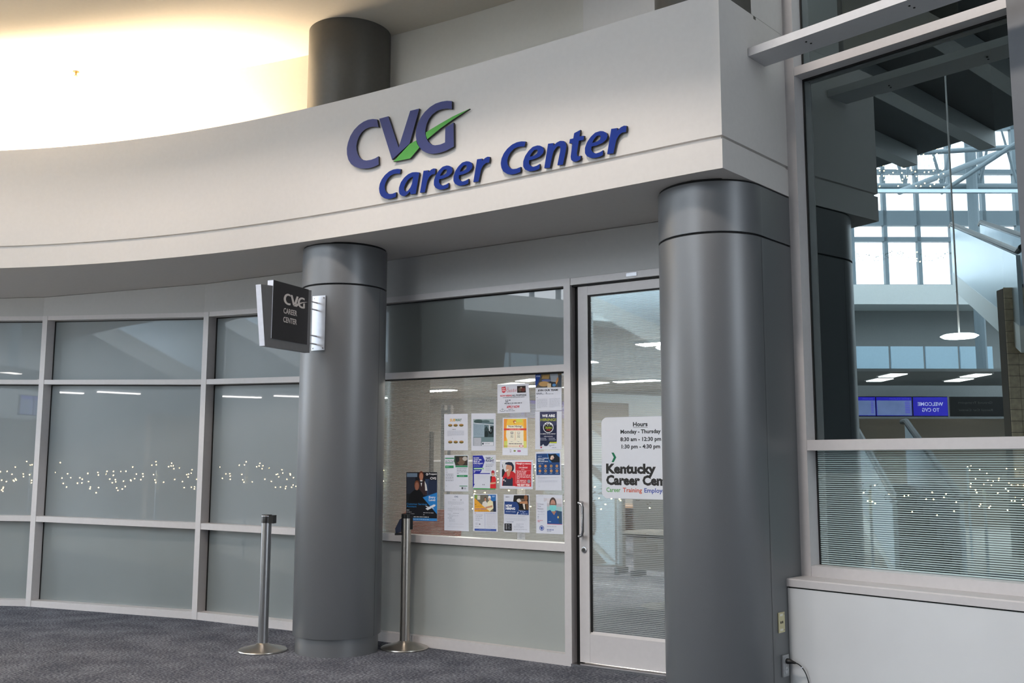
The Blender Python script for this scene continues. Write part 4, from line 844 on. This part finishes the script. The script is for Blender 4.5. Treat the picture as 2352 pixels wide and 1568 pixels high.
def partition(u, r, w, h, ang, label):
    o = empty('partition', D(u, r, 0), label=label, category='partition')
    ca, sa = math.cos(ang), math.sin(ang); fr = lambda x, y, z: D(u + x * ca - y * sa, r + x * sa + y * ca, z)
    b = MB(); b.box(-w / 2, w / 2, -.03, .03, .08, h - .02, fr); obj('panel', b, M_part, o)
    b = MB(); b.box(-w / 2 - .01, w / 2 + .01, -.035, .035, h - .02, h, fr); obj('cap', b, M_frame, o)
    for x in (-w / 2 + .05, w / 2 - .05):
        b = MB(); b.box(x - .025, x + .025, -.15, .15, 0, .08, fr); obj('foot', b, M_dkgrey, o)
partition(-4.6, 5.2, 1.5, 1.45, .15, 'grey office partition nearest the left pier, behind the flyers')
partition(-3.0, 5.4, 1.5, 1.40, .0, 'grey office partition in the middle of the row behind the flyers')
partition(-1.3, 5.2, 1.5, 1.32, -.1, 'grey office partition behind the right-hand flyers')
ds = empty('display_stand', D(-2.62, 1.6, 0), label='tall grey screen on a lattice stand behind the left of the flyer pane', category='stand')
b = MB(); b.box(-2.80, -2.45, 1.58, 1.63, .95, 1.72, D); obj('screen', b, M_dkgrey, ds)
b = MB(); b.box(-2.66, -2.60, 1.63, 1.69, .05, 1.95, D); obj('post', b, M_dkgrey, ds)
b = MB(); b.box(-2.95, -2.30, 1.45, 1.85, 0, .05, D); obj('base', b, M_dkgrey, ds)
b = MB(); b.box(-2.34, -2.30, 1.60, 1.64, .05, 1.98, D); b.box(-2.26, -2.22, 1.60, 1.64, .05, 1.98, D)
for i in range(12): b.box(-2.30, -2.26, 1.60, 1.64, .2 + i * .155, .225 + i * .155, D)
obj('lattice_pole', b, M_chrome, ds)
ch = empty('office_chair', D(-1.62, .62, 0), label='coral striped chair just inside the glass below the dark poster', category='chair')
b = MB(); b.prism([(-1.90, .50), (-1.40, .50), (-1.33, .99), (-1.45, 1.02), (-1.85, 1.02), (-1.93, .97)], .52, .60, D and (lambda p, q, d: D(p, d, q))); obj('backrest', b, M_red, ch)
b = MB(); b.box(-1.92, -1.38, .58, 1.05, .42, .50, D); obj('seat', b, M_red, ch)
for x, y in ((-1.88, .62), (-1.42, .62), (-1.88, 1.0), (-1.42, 1.0)):
    b = MB(); b.tube([D(x, y, 0), D(x, y, .42)], .015, 8); obj('leg', b, M_chrome, ch)
dk = empty('desk', D(-2.9, 7.6, 0), label='wooden office desk with pale end panel seen through the door glass', category='desk')
b = MB(); b.box(-3.75, -2.0, 7.2, 8.0, .74, .77, D); obj('top', b, M_wood, dk)
b = MB(); b.box(-3.72, -3.54, 7.25, 7.95, 0, .74, D); obj('end_panel', b, mat('beige_panel', (.70, .66, .60), .6), dk)
b = MB(); b.box(-2.2, -2.16, 7.25, 7.95, 0, .74, D); obj('end_panel', b, M_wood, dk)
b = MB(); b.box(-3.54, -2.2, 7.85, 7.9, .3, .74, D); obj('modesty_panel', b, M_wood, dk)
tb = empty('side_table', D(-.55, 3.0, 0), label='grey pedestal table on the office carpet behind the door', category='table')
b = MB(); b.lathe([(.001, .70), (.45, .70), (.46, .715), (.45, .73), (.001, .73)], D(-.55, 3.0, 0), 32); obj('top', b, M_part, tb)
b = MB(); b.lathe([(.035, .03), (.035, .70)], D(-.55, 3.0, 0), 16); obj('post', b, M_dkgrey, tb)
b = MB(); b.lathe([(.28, 0), (.28, .012), (.04, .05), (.001, .05)], D(-.55, 3.0, 0), 28); obj('base', b, M_dkgrey, tb)

# ------------------------------------------------------------------ the concourse behind the camera, seen mirrored in the glass
X_ = across_glass
def xv(b, P, F): b.add([X_(p) for p in P], F)
def xbox(b, x0, x1, y0, y1, z0, z1): b.box(x0, x1, y0, y1, z0, z1, lambda x, y, z: tuple(X_((x, y, z))))
def xbeam(b, p, q, w, h): b.beam(X_(p), X_(q), w, h)
M_hall = mat('concourse_grey_panel', (.52, .53, .53), .6); M_hall2 = mat('concourse_pale_fascia', (.80, .82, .82), .5); M_hdim = mat('dim_light_block_wall', (.25, .25, .255), .8)
M_hdark = mat('concourse_dark_ceiling', (.21, .22, .225), .8)
M_stone = mat('rough_beige_stone', (.76, .70, .61), .9, var=.18, scale=14, bump=.8, bscale=40); M_truss = mat('blue_grey_steelwork', (.42, .47, .50), .45)
b = MB(); b.prism([(9, -14), (9, 13), (-14, 13), (-14, 4.4), (-8.0, .2), (-8, -14)], 7.0, 7.2, lambda x, y, z: (x, y, z)); obj('ceiling_concourse', b, M_hdark, kind='structure')
b = MB(); b.box(-13, 10.2, -9.2, -9.0, 0, 7.0); obj('wall_rear_light_block', b, M_hdim, kind='structure')  # unseen wall added behind the camera, kept dark to hold back sky light
b = MB(); b.box(3.0, 11.5, -.19, .12, 0, 7.0, R); obj('wall_side_light_block', b, M_hdim, kind='structure')  # unseen wall added on the right, dark so little light reaches the return
b = MB(); xbox(b, 2, 20, 26, 26.3, 0, 6.1); obj('wall_atrium', b, M_hall, kind='structure')
b = MB(); xbox(b, 2, 20, 24.9, 26, 5.46, 5.97); obj('trim_3', b, M_hall2, kind='structure')
b = MB(); xbox(b, 7.2, 20, 20.9, 24.78, 3.36, 3.42); obj('ceiling_atrium_low', b, M_hall, kind='structure')
b = MB(); xbox(b, 5, 15, 22.4, 22.6, 0, 2.42); obj('wall_counter', b, mat('taupe_panelling', (.50, .46, .41), .6), kind='structure')
# curtain wall: mullions against the sky
cw = empty('window_6', X_((11, 26, 6.1)), kind='structure')
for x in [6.5 + .9 * i for i in range(13)]:
    b = MB(); xbox(b, x - .05, x + .05, 26.0, 26.15, 6.1, 10.6); obj('mullion', b, M_truss, cw)
for z in (6.12, 7.42, 8.15, 9.3, 10.55):
    b = MB(); xbox(b, 6, 18, 26.0, 26.16, z - (.35 if z == 8.15 else .06), z + .06); obj('transom', b, M_truss, cw)
o = empty('roof_truss', X_((10, 24, 8.3)), label='long flat roof truss of the atrium with zigzag diagonals', category='steelwork')
for z, w in ((8.3, .18), (10.4, .22)):
    b = MB(); b.tube([X_((5, 24, z)), X_((16, 24, z))], w / 2, 10); obj('chord', b, M_truss, o)
for i in range(9):
    x = 7.0 + i * .95
    b = MB(); b.tube([X_((x, 24, 8.3)), X_((x + .475, 24, 10.4)), X_((x + .95, 24, 8.3))], .045, 8); obj('diagonal', b, M_truss, o)
for p, q, w, lab in (((8.9, 22, 7.6), (15.4, 25.5, 10.6), .14, 'rising atrium roof rafter'), ((9.4, 23.6, 9.0), (13.4, 20, 8.2), .12, 'short atrium cross brace'), ((11.4, 23.7, 3.64), (11.4, 23.7, 10.2), .26, 'tall steel post of the atrium'),
                     ((12.6, 20, 9.4), (9.4, 21.0, 7.3), .10, 'thin descending atrium brace'), ((13.2, 19, 8.6), (15.5, 25, 10.8), .16, 'near rising atrium rafter')):
    o = empty('steel_member', X_(p), label=lab, category='steelwork')
    b = MB(); b.tube([X_(p), X_(q)], w / 2, 10); obj('tube', b, M_truss, o)
M_panel = mat('backlit_pale_panel', (.62, .72, .78), .5, emit=.35)
for i in range(4):
    x = 8.75 + i * .88
    o = empty('backlit_panel', X_((x + .4, 24.82, 3.69)), label=('first', 'second', 'third', 'fourth')[i] + ' pale backlit panel from the stair end under the atrium walkway', category='panel', group='pale backlit panels')
    b = MB(); xbox(b, x, x + .82, 24.80, 24.86, 3.69, 4.36); obj('panel', b, M_panel, o)
M_lit = mat('cool_lit_diffuser', (1, .98, .96), .5, var=0, emit=9.0)
for (x, y, w, d, z) in ((8.40, 21.6, .42, .8, 3.345), (8.56, 22.8, .42, .8, 3.345), (10.23, 21.6, .42, .8, 3.345), (10.40, 22.8, .42, .8, 3.345)):
    o = empty('atrium_lamp', X_((x, y, z)), label=('front left', 'rear left', 'front right', 'rear right')[[8.40, 8.56, 10.23, 10.40].index(x)] + ' flat lamp under the low atrium ceiling', category='ceiling light', group='low atrium ceiling lamps')
    b = MB(); xbox(b, x - w / 2 + .03, x + w / 2 - .03, y - d / 2 + .03, y + d / 2 - .03, z - .02, z - .004); obj('diffuser', b, M_lit, o)
    b = MB(); xbox(b, x - w / 2, x + w / 2, y - d / 2, y + d / 2, z - .004, z + .014); obj('frame', b, M_trim, o)
o = empty('pendant_lamp', X_((5.97, 13, 3.1)), label='bright oval lamp hanging on a rod in the concourse', category='pendant lamp')
b = MB(); c = X_((5.97, 13, 3.1)); b.lathe([(.001, -.03), (.20, -.025), (.24, 0), (.20, .02), (.001, .03)], tuple(c), 24); obj('shade', b, mat('bright_lamp', (1, .99, .97), .5, var=0, emit=14.0), o)
b = MB(); b.tube([c + Vector((0, 0, .03)), c + Vector((0, 0, 3.9))], .012, 8); obj('rod', b, M_trim, o)
# arrivals screens (lettering runs the right way round in the hall, so it is mirrored in the window)
M_scrp = mat('violet_screen', (.22, .20, .80), .3, var=.03, emit=.9); M_scrw = mat('pale_screen', (.55, .62, .82), .3, var=.1, scale=6, emit=.7)
def screen(x0, x1, label, board):
    o = empty('information_screen', X_(((x0 + x1) / 2, 20, 2.37)), label=label, category='screen')
    b = MB(); xbox(b, x0 - .004, x1 + .004, 20.005, 20.06, 2.355, 2.765); obj('housing', b, M_blk, o)
    b = MB(); xbox(b, x0, x1, 20.0, 20.005, 2.37, 2.75); obj('display', b, M_scrp, o)
    fr = lambda x, y, d: tuple(X_((x1 - (x - 0), 19.998, y)))
    b = MB(); w = x1 - x0
    if board:
        b.k = 0; xbox(b, x0 + .01, x1 - .01, 19.996, 20.0, 2.38, 2.68)
        obj('timetable', b, M_scrw, o)
        b = MB(); put_text(b, 'BAG CLAIM', fr, .05, 2.70, .032, w * .55)
        for r in range(7): b.add([X_((x1 - .04 - w * a, 19.994, 2.64 - r * .036 + dz)) for a, dz in ((0, 0), (.14, 0), (.14, .018), (0, .018))], [(0, 1, 2, 3)])
        obj('lettering', b, mat('violet_letters', (.45, .42, .95), .4, emit=.8), o, kind='stuff')
    else:
        put_text(b, 'WELCOME', fr, w / 2, 2.575, .075, w * .74, 'c', bold=.02); obj('lettering', b, mat('white_letters', (.85, .86, 1), .4, emit=.9), o); b = MB(); put_text(b, 'TO CVG', fr, w / 2, 2.455, .075, w * .50, 'c', bold=.02)
        obj('lettering', b, mat('white_letters', (.85, .86, 1), .4, emit=.9), o)
screen(7.02, 7.40, 'narrow violet arrivals screen, leftmost in the window reflection', True)
screen(7.42, 8.14, 'wide violet arrivals timetable screen', True)
screen(8.17, 8.87, 'violet WELCOME TO CVG screen', False)
o = empty('wayfinding_sign', X_((9.5, 20, 2.37)), label='dark wayfinding board beside the welcome screen', category='sign')
b = MB(); xbox(b, 8.93, 10.1, 20.0, 20.06, 2.36, 2.76); obj('board', b, mat('dark_sign_board', (.14, .14, .14), .5), o)
b = MB(); fr = lambda x, y, d: tuple(X_((10.08 - x, 19.996, y)))
for i, s_ in enumerate(('Ground Transport', 'Rental Car Center')):
    b = MB(); put_text(b, s_, fr, .30, 2.62 - i * .15, .045, .70); obj('lettering', b, mat('grey_letters', (.45, .45, .45), .5), o, kind='stuff')
# stone pier with its separate tiles
b = MB(); xbox(b, 7.60, 9.6, 15.0, 15.2, 0, 4.1); st = obj('wall_stone', b, mat('stone_joint', (.34, .31, .28), .9), kind='structure')
for r in range(17):
    for c in range(6):
        x = 7.605 + c * .172 ; z = 1.2 + r * .172
        b = MB(); dd = random.uniform(.012, .024); xbox(b, x, x + .164, 15 - dd, 15.0, z, z + .164)
        oo = obj('stone_tile', b, M_stone, st)
# escalators
M_bal = mat('pale_steel_balustrade', (.72, .78, .82), .3, .6); M_hand = mat('black_handrail', (.06, .06, .065), .4); M_step = mat('ribbed_steel_step', (.35, .36, .37), .4, .7)
def escalator(p, q, w, label):
    p, q = X_(p), X_(q); d = q - p; h = Vector((d.x, d.y, 0)).normalized(); s = Vector((-h.y, h.x, 0)); L = d.length
    o = empty('escalator', p, label=label, category='escalator')
    n = max(8, int(abs(d.z) / .2)); b = MB()
    for i in range(n):
        a, c = p + d * (i / n), p + d * ((i + 1) / n)
        lo = min(a.z, c.z); P = []
        for z in (lo - .12, lo + .02):
            for e, sg in ((a, -1), (a, 1), (c, 1), (c, -1)): v = e + s * sg * w / 2; P.append((v.x, v.y, z))
        b.hexa(P)
    obj('step', b, M_step, o, kind='stuff')
    for sg in (-1, 1):
        off = s * sg * (w / 2 + .06); b = MB()
        P = []
        for e in (p, q):
            for z in (-.25, .82):
                P.append(e + off + Vector((0, 0, z)))
        t = s * .03
        b.hexa([P[0] - t, P[2] - t, P[2] + t, P[0] + t, P[1] - t, P[3] - t, P[3] + t, P[1] + t]); obj('balustrade', b, M_bal, o)
        b = MB(); b.tube([p + off + Vector((0, 0, .88)) - h * .3, p + off + Vector((0, 0, .88)), q + off + Vector((0, 0, .88)), q + off + Vector((0, 0, .88)) + h * .3], .045, 8); obj('handrail', b, M_hand, o)
    b = MB(); P = []
    for e in (p, q):
        for z in (-.65, -.25):
            for sg in (-1, 1): P.append(e + s * sg * (w / 2 + .1) + Vector((0, 0, max(z, -e.z + .01))))
    b.hexa([P[0], P[1], P[5], P[4], P[2], P[3], P[7], P[6]]); obj('truss_casing', b, M_hall2, o)
def real_escalator(p, q, w, label): escalator(X_(p), X_(q), w, label)
real_escalator((-12.6, 3.4, 3.1), (-15.6, 6.3, 5.3), .8, 'upper escalator flight climbing from a landing to the walkway')
b = MB(); b.box(-13.0, -12.0, 2.7, 3.5, 2.9, 3.1); b.box(-12.7, -12.4, 3.0, 3.3, .004, 2.9); obj('landing', b, M_hall2, bpy.data.objects['escalator'])
escalator((5.4, 12.9, .1), (5.9, 15.8, 1.2), .7, 'escalator rising past the concourse screens')
escalator((7.9, 14.4, 3.7), (10.4, 22, 6.0), .5, 'upper escalator high beside the stone pier')
for i, u in enumerate((-5.85, -4.5, -3.15, -1.8)):
    o = empty('roof_beam', X_(R(u, 8, 6.7)), label=('first', 'second', 'third', 'fourth')[i] + ' pale roof beam under the dark concourse ceiling, counted from the bulkhead', category='beam', group='concourse roof beams')
    b = MB(); xbeam(b, R(u, 4.5, 6.85), R(u, 11.5, 6.85), .26, .28); obj('beam', b, M_hall, o)
for i, (x, y, z) in enumerate(((-16.9, 8.0, 3.0), (-17.2, 6.6, 3.08), (-17.4, 5.2, 3.0), (-17.3, 3.9, 3.05))):
    o = empty('linear_lamp', (x, y, z), label=('first', 'second', 'third', 'last')[i] + ' slim pendant lamp over the lower concourse, counted from the shopfront side', category='pendant lamp', group='slim pendant lamps')
    b = MB(); b.box(x - .06, x + .06, y - .5, y + .5, z - .03, z); obj('diffuser', b, M_lit, o)
    b = MB(); b.box(x - .07, x + .07, y - .51, y + .51, z, z + .05); obj('housing', b, M_trim, o)
    for yy in (-.4, .4):
        b = MB(); b.tube([(x, y + yy, z + .05), (x, y + yy, 5.4)], .006, 6); obj('wire', b, M_trim, o)
# garlands with tiny lamps
M_leaf = mat('fir_garland', (.10, .16, .11), .9, var=.4); M_bulb = mat('warm_fairy_bulb', (1, .86, .58), .4, var=0, emit=55.0)
def garland(x0, x1, y, z, label, n, fat=.07, sag=.12, slope=0.0, posts=True):
    o = empty('garland', X_(((x0 + x1) / 2, y, 0 if posts else z)), label=label, category='garland')
    def cz(x): f = ((x - x0) / 1.4) % 1; return z - sag * 4 * f * (1 - f) + slope * (x - x0)
    b = MB(); g = MB(); rr = random.Random(n)
    for i in range(int((x1 - x0) * 55)):
        x = x0 + (x1 - x0) * rr.random(); a = rr.random() * 6.283; r = fat * rr.random() ** .5
        c = Vector((x, y + r * math.cos(a), cz(x) + r * math.sin(a))); L = .05
        v = Vector((rr.uniform(-1, 1), rr.uniform(-1, 1), rr.uniform(-1, 1))).normalized() * L; u = v.orthogonal().normalized() * .012
        b.add([X_(c - u), X_(c + v), X_(c + u)], [(0, 1, 2)])
    for i in range(n):
        x = x0 + (x1 - x0) * rr.random(); a = rr.random() * 6.283
        g.ball(X_((x, y + fat * math.cos(a), cz(x) + (rr.uniform(-.22, .10) if posts else fat * 1.6 * math.sin(a)))), .008 if posts else .016, 3)
    obj('foliage', b, M_leaf, o, kind='stuff'); obj('fairy_bulb', g, M_bulb, o, kind='stuff')
    if posts:
        for i in range(int((x1 - x0) / 1.4) + 1):
            x = x0 + i * 1.4; b = MB(); b.tube([X_((x, y, .005)), X_((x, y, cz(x)))], .018, 8); obj('rail_post', b, M_bal, o)
garland(-.5, 4.9, 15, 1.36, 'far fairy-light garland on the rail left of the short escalator', 170, .09)
garland(6.9, 10.2, 15, 1.36, 'far fairy-light garland on the rail beyond the short escalator', 110, .09)
garland(1.6, 8.2, 12.2, 1.10, 'near fairy-light garland along the concourse rail', 120, .12)
garland(8.2, 11.2, 24, 6.62, 'dark garland swag in front of the atrium windows', 22, .10, posts=False)
so = empty('string_lights', X_((8.3, 20, 7.1)), label='curtain of tiny warm lights hanging high in the atrium', category='string lights')
g = MB(); w_ = MB(); rr = random.Random(4)
for i in range(16):
    x = 7.6 + i * .095; zt = 7.75 + .02 * i; zb = 7.12 + rr.uniform(0, .1)
    w_.tube([X_((x, 20, zt)), X_((x, 20, zb))], .003, 4)
    for k in range(5): g.ball(X_((x + rr.uniform(-.01, .01), 20, zb + (zt - zb) * (k + rr.random()) / 5)), .013, 3)
obj('wire', w_, M_truss, so, kind='stuff'); obj('fairy_bulb', g, M_bulb, so, kind='stuff')
o = empty('light_bar', X_((9, 20, 7.06)), label='pale steel bar under the curtain of lights', category='beam')
b = MB(); xbox(b, 7.5, 12.5, 19.95, 20.05, 7.02, 7.09); obj('bar', b, M_bal, o)
